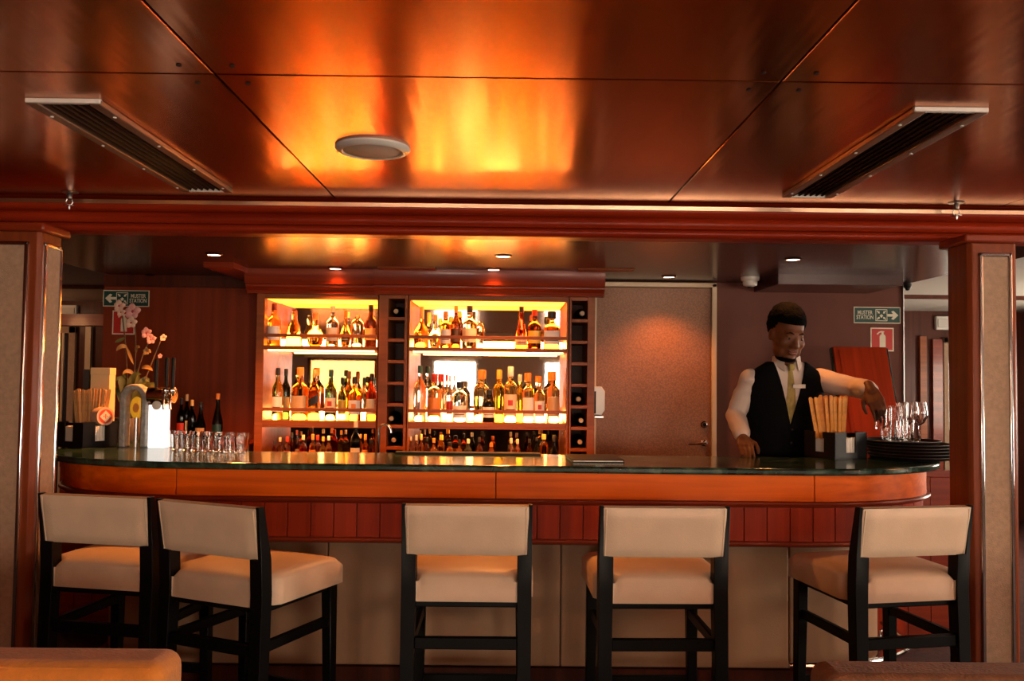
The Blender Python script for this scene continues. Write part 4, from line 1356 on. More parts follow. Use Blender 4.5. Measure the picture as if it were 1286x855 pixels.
# smoke detector over the bartender
p = P(942, 348, Z=ZS)
t = thing('smoke_detector', 'white smoke detector on the soffit beside the door', 'smoke detector', (p.x, p.y, ZS))
MB().lathe([(0.052, -0.022), (0.056, -0.012), (0.056, 0.0)], 24).build('base', M['white_metal'], t)
MB().lathe([(0.020, -0.058), (0.040, -0.052), (0.044, -0.040), (0.044, -0.022)], 24).build('sensor', M['white_metal'], t)
MB().lathe([(0.014, -0.066), (0.016, -0.058)], 16).build('chamber', M['black'], t)
# little camera dome by the right soffit edge
p = P(1141, 361, Y=YB - 0.03)
t = thing('security_camera', 'tiny black camera under the soffit at the right wall end', 'camera', (p.x - 0.02, YB - 0.06, ZS))
MB().lathe([(0.018, -0.03), (0.026, -0.018), (0.026, 0.0)], 16).build('housing', M['black'], t)
MB().ell((0, 0, -0.032), (0.016, 0.016, 0.014), 14, 8).build('dome', M['black'], t)

# ------------------------------------------------------------------ signs
def sign_plate(x0, x1, y0, y1, Y, m, label, group):
    a = P(x0, y1, Y=Y); b = P(x1, y0, Y=Y)
    w, hh = b.x - a.x, abs(P((x0 + x1) / 2, y0, Y=Y).z - P((x0 + x1) / 2, y1, Y=Y).z)
    c = P((x0 + x1) / 2, (y0 + y1) / 2, Y=Y)
    t = thing('wall_sign', label, 'sign', (c.x, Y, c.z), 0, group)
    MB().box(-w / 2, w / 2, -0.004, 0.0, -hh / 2, hh / 2).build('border', M['sign_white'], t)
    e = min(w, hh) * 0.05
    MB().box(-w / 2 + e, w / 2 - e, -0.0046, -0.0038, -hh / 2 + e, hh / 2 - e).build('face', m, t)
    return t, w, hh


def flat(t, name, poly, m, z=0.0054):
    """flat printed shape, drawn in XZ of the sign"""
    return MB().prism(poly, 0.0, 0.0006).build(name, m, t, (0, -z + 0.0006, 0), FRONT, smooth=0)


def arrow(t, cx, s, d):
    k = [(-0.5, 0.12), (0.02, 0.12), (-0.15, 0.34), (0.06, 0.42), (0.5, 0.0), (0.06, -0.42), (-0.15, -0.34), (0.02, -0.12), (-0.5, -0.12)]
    flat(t, 'arrow', [(cx + d * x * s, y * s) for x, y in k], M['sign_white'])


def muster(t, cx, s):
    # framed emblem: four arrows pointing to people
    b = 0.05
    for (x0, x1, y0, y1) in ((-.5, .5, .5 - b, .5), (-.5, .5, -.5, -.5 + b), (-.5, -.5 + b, -.5, .5), (.5 - b, .5, -.5, .5)):
        flat(t, 'emblem_frame', [(cx + x0 * s, y0 * s), (cx + x1 * s, y0 * s), (cx + x1 * s, y1 * s), (cx + x0 * s, y1 * s)], M['sign_white'])
    for q in range(4):
        a = R(45 + 90 * q)
        c, n = math.cos(a), math.sin(a)
        k = [(0.52, 0.05), (0.34, 0.05), (0.38, 0.13), (0.20, 0.0), (0.38, -0.13), (0.34, -0.05), (0.52, -0.05)]
        flat(t, 'emblem_arrow', [(cx + (x * c - y * n) * s, (x * n + y * c) * s) for x, y in k], M['sign_white'])
    for (dx, dz, r) in ((0, 0.02, 0.06), (-0.10, -0.04, 0.05), (0.10, -0.04, 0.05), (0, -0.12, 0.09)):
        flat(t, 'emblem_people', [(cx + (dx + r * math.cos(R(40 * i))) * s, (dz + r * math.sin(R(40 * i))) * s) for i in range(9)], M['sign_white'])


YW = YB
t, w, hh = sign_plate(129.5, 188, 364.5, 385, YW, M['sign_green'], 'green muster station sign with arrow to the left', 'muster station signs')
arrow(t, -w * 0.335, hh * 0.66, -1)
muster(t, -w * 0.085, hh * 0.72)
text_mesh('lettering', 'MUSTER\nSTATION', hh * 0.34, M['sign_white'], t, (w * 0.262, -0.0052, 0.0), FRONT, sx=0.74)
t, w, hh = sign_plate(1072, 1130.5, 385.5, 406, YW + 0.02, M['sign_green'], 'green muster station sign with arrow to the right', 'muster station signs')
arrow(t, w * 0.335, hh * 0.66, 1)
muster(t, w * 0.09, hh * 0.72)
text_mesh('lettering', 'MUSTER\nSTATION', hh * 0.34, M['sign_white'], t, (-w * 0.262, -0.0052, 0.0), FRONT, sx=0.74)


def extinguisher(t, s):
    def pts(l):
        return [(x * s, y * s) for x, y in l]
    flat(t, 'extinguisher_body', pts([(-.12, -.42), (.16, -.42), (.16, .14), (.12, .22), (.06, .25), (-.02, .25), (-.08, .22), (-.12, .14)]), M['sign_white'])
    flat(t, 'extinguisher_valve', pts([(-.03, .25), (.07, .25), (.07, .36), (-.03, .36)]), M['sign_white'])
    flat(t, 'extinguisher_hose', pts([(.10, .34), (.10, .39), (-.05, .40), (-.16, .36), (-.26, .26), (-.22, .22), (-.13, .31), (-.03, .34)]), M['sign_white'])


t, w, hh = sign_plate(1093, 1122, 411.5, 441, YW + 0.02, M['sign_red'], 'red fire extinguisher sign under the right muster sign', 'fire extinguisher signs')
extinguisher(t, hh * 0.9)
t, w, hh = sign_plate(141, 170, 390, 420, YW, M['sign_red'], 'red fire extinguisher sign behind the orchid', 'fire extinguisher signs')
extinguisher(t, hh * 0.9)

# soap dispenser at the door jamb
p = P(752, 505, Y=5.50)
t = thing('soap_dispenser', 'white soap dispenser on the wine rack side by the door', 'dispenser', (px(747) + 0.001, 5.42, P(752, 525, Y=5.42).z))
hz = P(752, 485, Y=5.42).z - P(752, 525, Y=5.42).z
prf = [(0, 0.02), (0.055, 0.02), (0.075, 0.05), (0.075, hz - 0.03), (0.055, hz), (0, hz)]
MB().prism(prf, -0.05, 0.05).build('case', M['porcelain'], t, (0, 0, 0), FRONT, bevel=0.006)
MB().box(0.0, 0.02, -0.053, -0.050, 0.03, hz - 0.03).build('side_window', M['black'], t)
MB().box(0.01, 0.07, -0.045, 0.045, 0.0, 0.018).build('push_lever', M['steel'], t, bevel=0.004)

# ------------------------------------------------------------------ things on the bar top
def caddy(x, y, rz, label, size=0.165, hgt=0.115):
    p = P(x, y, Z=ZT)
    t = thing('bar_caddy', label, 'caddy', (p.x, p.y, ZT), rz, 'black bar caddies')
    h = size / 2
    box('bottom', M['black'], -h, h, -h, h, 0, 0.006, t)
    nw = 0.030
    for k in range(4):
        mtx_ = Matrix.Rotation(R(90 * k), 4, 'Z')
        mb = MB()
        mb.box(-h, -nw, -h, -h + 0.005, 0.0, hgt, mtx_); mb.box(nw, h, -h, -h + 0.005, 0.0, hgt, mtx_)
        mb.box(-nw, nw, -h, -h + 0.005, 0.0, 0.030, mtx_)
        mb.build('side', M['black'], t)
    box('partition', M['black'], -0.045, -0.040, -h + 0.006, h - 0.006, 0.006, hgt * 0.95, t)
    box('partition', M['black'], -0.040, h - 0.006, -0.045, -0.040, 0.006, hgt * 0.95, t)
    return t, p


def in_caddy(p, rz, u, v):
    q = Matrix.Rotation(rz, 3, 'Z') @ Vector((u, v, 0))
    return Vector((p.x + q.x, p.y + q.y, ZT + 0.0065))


def napkins(p, rz, u, v, sx, sy, hgt, label, grp):
    q = in_caddy(p, rz, u, v)
    t = thing('napkin_stack', label, 'napkins', q, rz, grp)
    n = 6
    for k in range(n):
        o = -sx / 2 + sx * (k + 0.5) / n
        box('napkin', M['paper'], o - sx / n * 0.44, o + sx / n * 0.44, -sy / 2, sy / 2, 0, hgt * (0.96 + 0.04 * ((k * 7) % 3) / 2), t, 0.001)


def straws(p, n, half, off_x, off_y, h0, label, grp, m, wdt, top_half, lean=0.0):
    """flat paper packets fanned upright: base spread over a narrow slot, tops wider"""
    rows = 3
    per = math.ceil(n / rows)
    for k in range(n):
        r_, c_ = k % rows, k // rows
        f = -1 + 2 * (c_ + 0.33 * r_) / (per - 0.34)
        b = Vector((p.x + off_x + f * half * 0.62, p.y + off_y + 0.016 * r_, ZT + 0.0065))
        ang = math.atan2(f * (top_half - half * 0.62) + lean, h0)
        w = wdt * random.uniform(0.9, 1.12)
        hh_ = h0 * random.uniform(0.95, 1.0)
        o = MB().prism([(-w / 2, 0), (w / 2, 0), (w / 2, hh_ - w * 0.3), (w * 0.25, hh_), (-w * 0.25, hh_), (-w / 2, hh_ - w * 0.3)], -0.002, 0.002,
                       Matrix.Rotation(R(90), 4, 'X')).build('straw_packet', m, None, b, (random.uniform(-0.02, 0.02), ang, random.uniform(-0.35, 0.35)), smooth=0)
        tag(o, label, 'straw', grp)


RZL, RZR = R(64), R(24)
t, cp = caddy(108, 560, RZL, 'black caddy of straws and coasters by the left pillar', 0.205, 0.125)
napkins(cp, RZL, -0.071, 0.0, 0.042, 0.085, 0.10, 'white napkins in the left slot of the left caddy', 'napkin stacks')
napkins(cp, RZL, 0.020, -0.071, 0.095, 0.042, 0.10, 'white napkins in the right slot of the left caddy', 'napkin stacks')
straws(cp, 30, 0.085, 0.005, 0.012, 0.288, 'long tan paper straw bundled upright in the left caddy', 'straws in the left caddy', M['kraft'], 0.0115, 0.088)
# coasters on edge on the right of the left caddy
q = P(131, 540, Y=4.16)
t = thing('coaster_stack', 'stack of round beer coasters with red diamond print standing on the left caddy', 'coasters', in_caddy(cp, RZL, 0.035, -0.071) + Vector((0, 0, 0.1005)), R(-38))
rc = 0.046
for k in range(9):
    MB().lathe([(rc, 0), (rc, 0.006)], 32, mtx=Matrix.Translation((0.0, 0, rc)) @ Matrix.Rotation(R(90), 4, 'Y')).build('coaster', M['coaster'], t, (-0.032 + k * 0.0072, 0, 0))
fx = -0.032 + 8 * 0.0072 + 0.0062
mY = Matrix.Translation((fx, 0, rc)) @ Matrix.Rotation(R(90), 4, 'Z') @ Matrix.Rotation(R(90), 4, 'X')
MB().prism([(rc * 0.78 * math.cos(R(i * 15)), rc * 0.78 * math.sin(R(i * 15))) for i in range(24)], 0, 0.0006, mY).build('print_disc', M['coaster_red'], t, smooth=0)
MB().prism([(-0.030, 0), (0, -0.030), (0.030, 0), (0, 0.030)], 0.0006, 0.0011, mY).build('print_diamond', M['sign_white'], t, smooth=0)
for dx in (-0.009, 0.0, 0.009):
    MB().prism([(dx - 0.0025, -0.012 + abs(dx)), (dx + 0.0025, -0.012 + abs(dx)), (dx + 0.0025, 0.012 - abs(dx)), (dx - 0.0025, 0.012 - abs(dx))], 0.0011, 0.0015, mY).build('print_stroke', M['coaster_red'], t, smooth=0)
# cartons behind the left caddy
a = P(130, 462, Y=4.62)
t = thing('gift_carton', 'tall cream carton standing behind the left straw caddy', 'carton', (a.x, 4.62, ZT))
box('carton_body', M['card'], -0.050, 0.050, -0.035, 0.035, 0, a.z - ZT, t, 0.002)
box('carton_lid', M['card'], -0.051, 0.051, -0.036, 0.036, a.z - ZT - 0.035, a.z - ZT + 0.001, t, 0.001)
a = P(113.5, 464, Y=4.64)
t = thing('dark_carton', 'narrow dark grey carton left of the tall cream carton', 'carton', (a.x - 0.006, 4.64, ZT))
box('carton_body', M['darkcard'], -0.015, 0.015, -0.035, 0.035, 0, a.z - ZT, t, 0.002)
box('carton_lid', M['darkcard'], -0.016, 0.016, -0.036, 0.036, a.z - ZT - 0.03, a.z - ZT + 0.001, t, 0.001)

# beer tap: grey arch with badge, lit white column, handles
a = P(169, 561, Z=ZT)
YT = a.y
sc_ = YT / FPX
t = thing('beer_tap_arch', 'grey stone-look beer tap arch with round yellow badge', 'beer tap', (a.x, YT, ZT))
wo, wi = 17 * sc_, 9.5 * sc_
htop = P(169, 482, Y=YT).z - ZT
outer = [(-wo, 0)] + [(-wo * math.cos(R(i * 12)), htop - wo + wo * math.sin(R(i * 12))) for i in range(16)] + [(wo, 0)]
inner = [(wi, 0)] + [(wi * math.cos(R(i * 12)), htop - wo + wi * math.sin(R(i * 12))) for i in range(16)] + [(-wi, 0)]
MB().prism(outer + inner, -0.035, 0.035).build('arch', M['arch'], t, (0, 0, 0), FRONT, bevel=0.006)
zb = P(174, 512, Y=YT).z - ZT
MB().ell((0.006, 0, zb), (8.5 * sc_, 0.012, 14 * sc_), 24, 12).build('badge', M['badge_y'], t)
MB().tube([(0.006, 0.0, 0.0), (0.006, 0, zb - 12 * sc_)], 0.010, 10).build('badge_stem', M['steel'], t)
mb = MB()
n = 12
flat_pts = [(0.006 + 4 * sc_ * math.cos(2 * math.pi * i / n), zb + 6 * sc_ * math.sin(2 * math.pi * i / n)) for i in range(n)]
MB().prism(flat_pts, 0, 0.001).build('badge_emblem', M['c_orange'], t, (0, -0.0115, 0), FRONT, smooth=0)
a = P(199, 562, Z=ZT)
YT2 = a.y
t = thing('beer_tower', 'beer tower with lit white column, copper top and three black tap handles', 'beer tap', (a.x, YT2, ZT))
sc_ = YT2 / FPX
hw_, zc_ = 10.5 * sc_, P(199, 508, Y=YT2).z - ZT
zt_ = P(199, 487, Y=YT2).z - ZT
box('column', M['tap_glow'], -hw_, hw_, -0.035, 0.035, 0, zc_, t, 0.004)
box('collar', M['chrome'], -hw_ * 1.05, hw_ * 1.05, -0.04, 0.04, zc_, zc_ + 0.008, t, 0.002)
MB().tube([(-0.055, 0, (zc_ + zt_) / 2 + 0.006), (0.075, 0, (zc_ + zt_) / 2 + 0.006)], (zt_ - zc_) / 2 - 0.002, 20).build('copper_bar', M['copper_tube'], t)
rb = 5.5 * sc_
MB().lathe([(rb, 0), (rb, 0.006), (rb * 0.8, 0.009)], 20, mtx=Matrix.Rotation(R(90), 4, 'X')).build('round_badge', M['porcelain'], t, (0, -0.034, zc_ - 0.002))
for (hx, ht_) in ((198, 450), (211, 448), (219, 448)):
    u = P(hx, 480, Y=YT2).x - a.x
    z1_ = P(hx, ht_, Y=YT2).z - ZT
    hd = MB().tube([(0, 0, 0), (0, 0, 0.02), (0, 0, z1_ - zt_ - 0.01), (0, 0, z1_ - zt_)], [0.005, 0.008, 0.0105, 0.008], 10).build('tap_handle', M['black'], t, (u, -0.02, zt_ - 0.004))
    if hx > 200:
        MB().lathe([(0.014, -0.02), (0.018, -0.006), (0.018, 0.008), (0.010, 0.018)], 14).build('tap_valve', M['chrome'], t, (u, -0.03, zt_ - 0.018))
        MB().tube([(0, 0, 0), (0, -0.02, -0.014), (0.003, -0.028, -0.045), (0.006, -0.03, -0.085)], 0.007, 10).build('spout', M['chrome'], t, (u, -0.03, zt_ - 0.02))


# tumblers at the left rear edge of the bar, upside down
def tumbler_mesh(mb, rb, rt, h, wall=0.0022, base=0.006):
    mb.lathe([(rb, 0), (rt, h), (rt - wall, h), (rb - wall, base), (0.001, base)], 18, cap=False)
    o = len(mb.v) - 18 * 5
    mb.f.append(tuple(o + i for i in reversed(range(18))))
    return mb


gi = 0
gl_names = ['leftmost', 'second', 'third', 'fourth', 'fifth', 'sixth', 'seventh', 'eighth']
for row, (yy, n, x0, x1, hh_, tx) in enumerate(((566.5, 7, 222, 302, 0.078, 'front'), (563.5, 7, 219, 306, 0.086, 'back'))):
    for k in range(n):
        q = P(x0 + (x1 - x0) * k / (n - 1), yy + 3.5 * k / (n - 1) - 1.5, Z=ZT)
        t = tumbler_mesh(MB(), 0.024, 0.029, hh_).build('shot_glass', M['glass'], None, (q.x, q.y, ZT), smooth=60)
        tag(t, 'small clear glass, %s in the %s row beside the beer tower' % (gl_names[k] + (' from left' if k else ''), tx), 'glass', 'small glasses at the left rear of the bar')

# long rubber mat and black folder
a, b = P(492, 573, Z=ZT), P(681, 576, Z=ZT)
t = box('bar_mat', M['rubber'], a.x, b.x, 4.235, 4.305, ZT, ZT + 0.010, None, 0.003)
tag(t, 'long black rubber drip mat along the rear edge of the bar', 'bar mat')
a, b = P(716, 580, Z=ZT), P(781, 580, Z=ZT)
t = thing('menu_folder', 'flat black menu folder lying on the bar', 'menu', ((a.x + b.x) / 2, 4.06, ZT), R(3))
w2 = (b.x - a.x) / 2
box('cover', M['black'], -w2, w2, -0.14, 0.14, 0.0, 0.004, t, 0.001)
box('pages', M['paper'], -w2 + 0.006, w2 - 0.006, -0.132, 0.132, 0.004, 0.009, t)
box('cover', M['black'], -w2, w2, -0.14, 0.14, 0.009, 0.013, t, 0.001)

# chrome tap on the back counter
a = P(476, 532, Y=5.14)
t = thing('chrome_faucet', 'tall chrome faucet in front of the middle wine rack', 'faucet', (a.x, 5.14, ZBK))
hh = a.z - ZBK
MB().lathe([(0.024, 0), (0.024, 0.012), (0.012, 0.02)], 16).build('base', M['chrome'], t)
MB().tube([(0, 0, 0.015), (0, 0, hh - 0.05)] + [(0.0 + 0.035 - 0.035 * math.cos(R(i * 18)), 0, hh - 0.05 + 0.045 * math.sin(R(i * 18))) for i in range(1, 11)], 0.009, 12).build('spout', M['chrome'], t)
MB().tube([(0.0, 0, 0.05), (0.045, -0.01, 0.075)], [0.007, 0.005], 8).build('lever', M['chrome'], t)

# ------------------------------------------------------------------ right end of the bar: caddy, trays, glasses
t, cp = caddy(1049, 574, RZR, 'black caddy of wrapped stirrers in front of the bartender', 0.205, 0.128)
napkins(cp, RZR, -0.071, 0.0, 0.042, 0.085, 0.085, 'white napkins in the left slot of the right caddy', 'napkin stacks')
napkins(cp, RZR, 0.020, -0.071, 0.095, 0.042, 0.095, 'white napkins in the right slot of the right caddy', 'napkin stacks')
M['kraft_o'] = mat('wrapped_stirrer', (0.78, 0.32, 0.05), 0.6, var=0.2, vscale=30)
straws(cp, 24, 0.095, -0.010, 0.012, 0.300, 'tall orange-brown wrapped stirrer in the right caddy', 'stirrers in the right caddy', M['kraft_o'], 0.0185, 0.096, -0.016)

tc_ = P(1140, 575, Z=ZT)
TX, TY = tc_.x, tc_.y
tray_names = ['lowest', 'second lowest', 'third', 'fourth', 'second highest', 'topmost']
for k in range(6):
    dx = [0.012, 0.006, 0.010, 0.004, 0.0, -0.030][k]
    z = ZT + 0.0148 * k
    t = thing('round_tray', 'round black serving tray, %s of the stack under the glasses' % (tray_names[k] + (' from the bottom' if k in (2, 3) else '')), 'tray', (TX + dx, TY, z), 0, 'stacked black trays')
    rr = 0.197 if k < 5 else 0.178
    MB().lathe([(rr * 0.93, 0), (rr, 0.016), (rr - 0.004, 0.016), (rr * 0.92, 0.003), (0.002, 0.003)], 40, cap=True).build('dish', M['black'], t, smooth=50)
    pts = [(rr * math.cos(R(i * 9)), rr * math.sin(R(i * 9)), 0.0145) for i in range(41)]
    MB().tube(pts, 0.0018, 5, cap=False).build('rim', M['steel'], t)
ZTR = ZT + 0.0148 * 5 + 0.0032


def wine_glass(loc, h, r, label, grp):
    t = thing('wine_glass', label, 'glass', loc, 0, grp)
    MB().lathe([(r * 0.80, 0), (r * 0.80, 0.002), (0.006, 0.006), (0.0035, 0.012), (0.0035, h * 0.40), (0.008, h * 0.43)], 20).build('stem', M['glass'], t)
    MB().lathe([(0.006, h * 0.42), (r * 0.65, h * 0.50), (r, h * 0.64), (r * 0.98, h * 0.78), (r * 0.80, h), (r * 0.80 - 0.0015, h), (r * 0.98 - 0.002, h * 0.78), (r - 0.002, h * 0.64), (r * 0.6, h * 0.51), (0.003, h * 0.44)], 24).build('bowl', M['glass'], t, smooth=70)


TOPX = TX - 0.030
for (x, yt, dy, k, lab) in ((1112, 512, -0.05, 't', 'tall tumbler at the left of the glasses on the trays, by the hand'),
                            (1124, 510, 0.05, 't', 'tall tumbler behind the left one on the trays'),
                            (1119, 528, -0.10, 's', 'short tumbler nearest the camera on the trays'),
                            (1133, 506, 0.00, 't', 'tall tumbler in the middle of the trays'),
                            (1140, 527, -0.09, 's', 'short tumbler in front of the wine glass on the trays'),
                            (1143, 505, 0.10, 'w', 'wine glass at the back of the trays'),
                            (1154, 505, -0.01, 'w', 'rightmost and largest wine glass on the trays')):
    Y = TY + dy
    q = P(x, yt, Y=Y)
    h = q.z - ZTR
    if k == 'w':
        wine_glass((q.x, Y, ZTR), h, 0.040, lab, 'glasses on the trays')
    else:
        t = tumbler_mesh(MB(), 0.023, 0.029, h).build('tumbler', M['glass'], None, (q.x, Y, ZTR), smooth=60)
        tag(t, lab, 'glass', 'glasses on the trays')
# cups behind the trays
def cup(loc, r, h, label, rz, handle=True):
    t = thing('tea_cup', label, 'cup', loc, rz, 'white cups behind the trays')
    MB().lathe([(r * 0.55, 0), (r * 0.60, 0.004), (r * 0.92, h * 0.5), (r, h), (r - 0.003, h), (r * 0.88, h * 0.5), (r * 0.5, 0.008), (0.002, 0.008)], 24).build('body', M['porcelain'], t, smooth=60)
    if handle:
        MB().tube([(r * 0.9, 0, h * 0.78), (r * 1.35, 0, h * 0.75), (r * 1.40, 0, h * 0.45), (r * 0.86, 0, h * 0.35)], 0.0035, 8).build('handle', M['porcelain'], t)


q = P(1167, 562, Z=ZT)
cup((q.x - 0.01, TY + 0.27, ZT), 0.042, 0.062, 'white cup standing behind the trays', 0.5)
cup((q.x - 0.01, TY + 0.27, ZT + 0.010), 0.042, 0.068, 'white cup nested in the one behind the trays', 0.5)
cup((q.x + 0.10, TY + 0.36, ZT), 0.045, 0.072, 'white cup beside the right pillar behind the trays', -0.6)

# ------------------------------------------------------------------ orchid
ob = Vector((P(163, 470, Y=4.80).x, 4.80, ZT))
t = thing('potted_orchid', 'pink and white orchid in a pot behind the beer tap', 'plant', ob)
MB().lathe([(0.045, 0), (0.055, 0.01), (0.068, 0.11), (0.070, 0.13), (0.063, 0.13), (0.060, 0.11)], 24).build('pot', M['pot'], t, smooth=50)
MB().lathe([(0.060, 0.10), (0.030, 0.116)], 20).build('bark', M['soil'], t)


def OP(x, y, dy=0.0):
    return P(x, y, Y=4.80 + dy) - ob


def stem(pts, r=0.0035):
    MB().tube(pts, r, 7).build('stem', M['stem'], t)


def leaf(pts, w, m, nm='leaf'):
    """ribbon leaf along pts with real thickness and a fold"""
    vs, fs = [], []
    n = len(pts)
    for i, p in enumerate(pts):
        u = i / (n - 1)
        k = math.sin(math.pi * min(1, 0.08 + u * 0.92)) ** 0.7 * w
        d = (Vector(pts[min(i + 1, n - 1)]) - Vector(pts[max(i - 1, 0)])).normalized()
        s = d.cross(Vector((0.15, -1, 0.3))).normalized()
        up = s.cross(d)
        p = Vector(p)
        vs += [p - s * k + up * k * 0.35, p, p + s * k + up * k * 0.35, p - up * 0.0015]
    for i in range(n - 1):
        a, b = i * 4, (i + 1) * 4
        fs += [(a, a + 1, b + 1, b), (a + 1, a + 2, b + 2, b + 1), (a + 2, a + 3, b + 3, b + 2), (a + 3, a, b, b + 3)]
    MB().add(vs, fs).build(nm, m, t, smooth=60)


def bez(p0, p1, p2, n=8):
    return [tuple(Vector(p0) * (1 - k / n) ** 2 + Vector(p1) * 2 * (k / n) * (1 - k / n) + Vector(p2) * (k / n) ** 2) for k in range(n + 1)]


c0 = Vector((0, 0, 0.11))
stem(bez(c0, OP(160, 430), OP(152, 386)))
stem(bez(c0, OP(176, 440), OP(167, 388)))
stem(bez(c0, OP(172, 450), OP(190, 424)))
stem(bez(c0, OP(185, 470), OP(203, 424)))
for (x, y, cx_, cy_, w, m) in ((178, 470, 160, 462, 0.020, 'leaf'), (146, 478, 156, 462, 0.022, 'leaf'), (188, 480, 180, 462, 0.022, 'leaf'), (150, 496, 148, 470, 0.024, 'leaf'),
                               (196, 492, 190, 464, 0.022, 'leaf'), (172, 462, 176, 486, 0.018, 'leaf'), (155, 466, 158, 486, 0.018, 'leaf')):
    leaf(bez(c0, OP(cx_, cy_, -0.03), OP(x, y, random.uniform(-0.05, 0.03))), w, M[m])


for (x0, y0, x1, y1, x2, y2, w, m) in ((159, 436, 152, 432, 146, 441, 0.013, 'leaf_y'), (159, 436, 164, 448, 168, 458, 0.008, 'leaf_y'), (171, 442, 172, 432, 176, 437, 0.011, 'leaf_y'),
                                     (181, 444, 186, 438, 190, 443, 0.012, 'leaf_y'), (184, 424, 190, 424, 198, 424, 0.007, 'leaf_y'), (168, 470, 160, 462, 154, 470, 0.012, 'leaf_y'),
                                     (178, 462, 186, 458, 192, 466, 0.012, 'leaf_y'), (157, 424, 150, 428, 144, 430, 0.010, 'leaf')):
    leaf(bez(OP(x0, y0), OP(x1, y1, -0.02), OP(x2, y2, -0.03)), w, M[m])


def bloom(x, y, s, m, dy=-0.03):
    c = OP(x, y, dy)
    b = bpy.data.objects.new('blossom', None)
    core = MB().ell((0, 0, 0), (s * 0.22, s * 0.25, s * 0.22), 10, 7).build('blossom', M['lip_red'], t, c)
    for k in range(5):
        a = R(90 + 72 * k) + random.uniform(-0.15, 0.15)
        d = Vector((math.cos(a), -0.25, math.sin(a)))
        q = Vector((-math.sin(a), 0, math.cos(a)))
        ln = s * (1.0 if k % 2 else 1.15)
        vs = []
        for (u, wv, bend) in ((0.05, 0.12, 0), (0.35, 0.42, 0.02), (0.65, 0.46, 0.0), (0.9, 0.25, -0.08), (1.0, 0.03, -0.14)):
            for sgn in (-1, 0, 1):
                p = d * (u * ln) + q * (sgn * wv * s) + Vector((0, -1, 0)) * ((0.06 if sgn == 0 else 0.0) + bend) * s
                vs.append(p)
        n5 = 5
        back = [v + Vector((0, 0.0025, 0)) for v in vs]
        fs = []
        for i in range(n5 - 1):
            for j in range(2):
                f = (i * 3 + j, i * 3 + j + 1, (i + 1) * 3 + j + 1, (i + 1) * 3 + j)
                fs.append(f); fs.append(tuple(15 + e for e in reversed(f)))
        MB().add(vs + back, fs).build('petal', M[m], core, smooth=60, fix=False)


bloom(150, 384, 0.030, 'petal_w'); bloom(152, 392, 0.022, 'petal_w')
bloom(167, 391, 0.040, 'petal'); bloom(165, 405, 0.030, 'petal_w', -0.06)
bloom(184, 418, 0.028, 'petal'); bloom(190, 426, 0.026, 'petal', -0.05)
bloom(205, 424, 0.018, 'petal_w'); bloom(201, 447, 0.012, 'petal'); bloom(184, 441, 0.020, 'leaf_y')

# ------------------------------------------------------------------ the bartender
def remeshed(mb, name, m, parent, voxel, smooth_it=4, loc=(0, 0, 0), fac=0.5):
    """fuse overlapping solids into one continuous surface"""
    me = bpy.data.meshes.new(name); me.from_pydata(mb.v, [], mb.f)
    bm = bmesh.new(); bm.from_mesh(me)
    bmesh.ops.recalc_face_normals(bm, faces=bm.faces); bm.to_mesh(me); bm.free()
    o = bpy.data.objects.new(name, me); COL.objects.link(o)
    r = o.modifiers.new('remesh', 'REMESH'); r.mode = 'VOXEL'; r.voxel_size = voxel
    s = o.modifiers.new('smooth', 'SMOOTH'); s.iterations = smooth_it; s.factor = fac
    dg = bpy.context.evaluated_depsgraph_get(); dg.update()
    nm = bpy.data.meshes.new_from_object(o.evaluated_get(dg))
    o.modifiers.clear(); o.data = nm
    bpy.data.meshes.remove(me); nm.name = name
    nm.materials.clear(); nm.materials.append(m); nm.shade_smooth()
    o.location = loc
    if parent:
        o.parent = parent
    return o


BX, BY = P(985, 500, Y=4.62).x, 4.70
BO = Vector((BX, BY, 0))
RINGS = [(0.92, 0.0, 0.170, 0.120), (1.05, -0.02, 0.155, 0.108), (1.18, -0.042, 0.163, 0.113), (1.32, -0.062, 0.180, 0.120), (1.41, -0.076, 0.188, 0.116),
         (1.475, -0.088, 0.182, 0.098), (1.515, -0.096, 0.150, 0.080), (1.548, -0.106, 0.100, 0.066), (1.570, -0.112, 0.070, 0.060), (1.585, -0.114, 0.060, 0.056)]


def ring_at(z):
    for a, b in zip(RINGS, RINGS[1:]):
        if a[0] <= z <= b[0]:
            u = (z - a[0]) / (b[0] - a[0])
            return [a[i] + (b[i] - a[i]) * u for i in range(4)]
    return list(RINGS[-1] if z > RINGS[-1][0] else RINGS[0])


def torso(mb, grow, z0=0.92, z1=1.585, nz=26, n=48, cap=True):
    vs, fs = [], []
    for k in range(nz + 1):
        z = z0 + (z1 - z0) * k / nz
        _, cy, hw, hd = ring_at(z)
        for i in range(n):
            a = 2 * math.pi * i / n
            c, s = math.cos(a), math.sin(a)
            q = (abs(c) ** 2.5 + abs(s) ** 2.5) ** (-1 / 2.5)
            vs.append(((hw + grow) * q * c, cy + (hd + grow) * q * s, z))
    for k in range(nz):
        for i in range(n):
            j = (i + 1) % n
            fs.append((k * n + i, k * n + j, (k + 1) * n + j, (k + 1) * n + i))
    if cap:
        fs.append(tuple(reversed(range(n)))); fs.append(tuple(nz * n + i for i in range(n)))
    return mb.add(vs, fs)


# joints, relative to BO (his right is on the left of the picture)
SR, SL = Vector((-0.182, -0.088, 1.462)), Vector((0.182, -0.095, 1.470))
ER, WR = P(924, 521, Y=4.64) - BO, P(933, 550, Y=4.43) - BO
EL, WL = P(1077, 487, Y=4.42) - BO, P(1093, 489, Y=4.19) - BO
HR_dir = (P(938, 566, Y=4.30) - BO - WR).normalized()
HL_dir = (P(1104, 505, Y=4.09) - BO - WL).normalized()


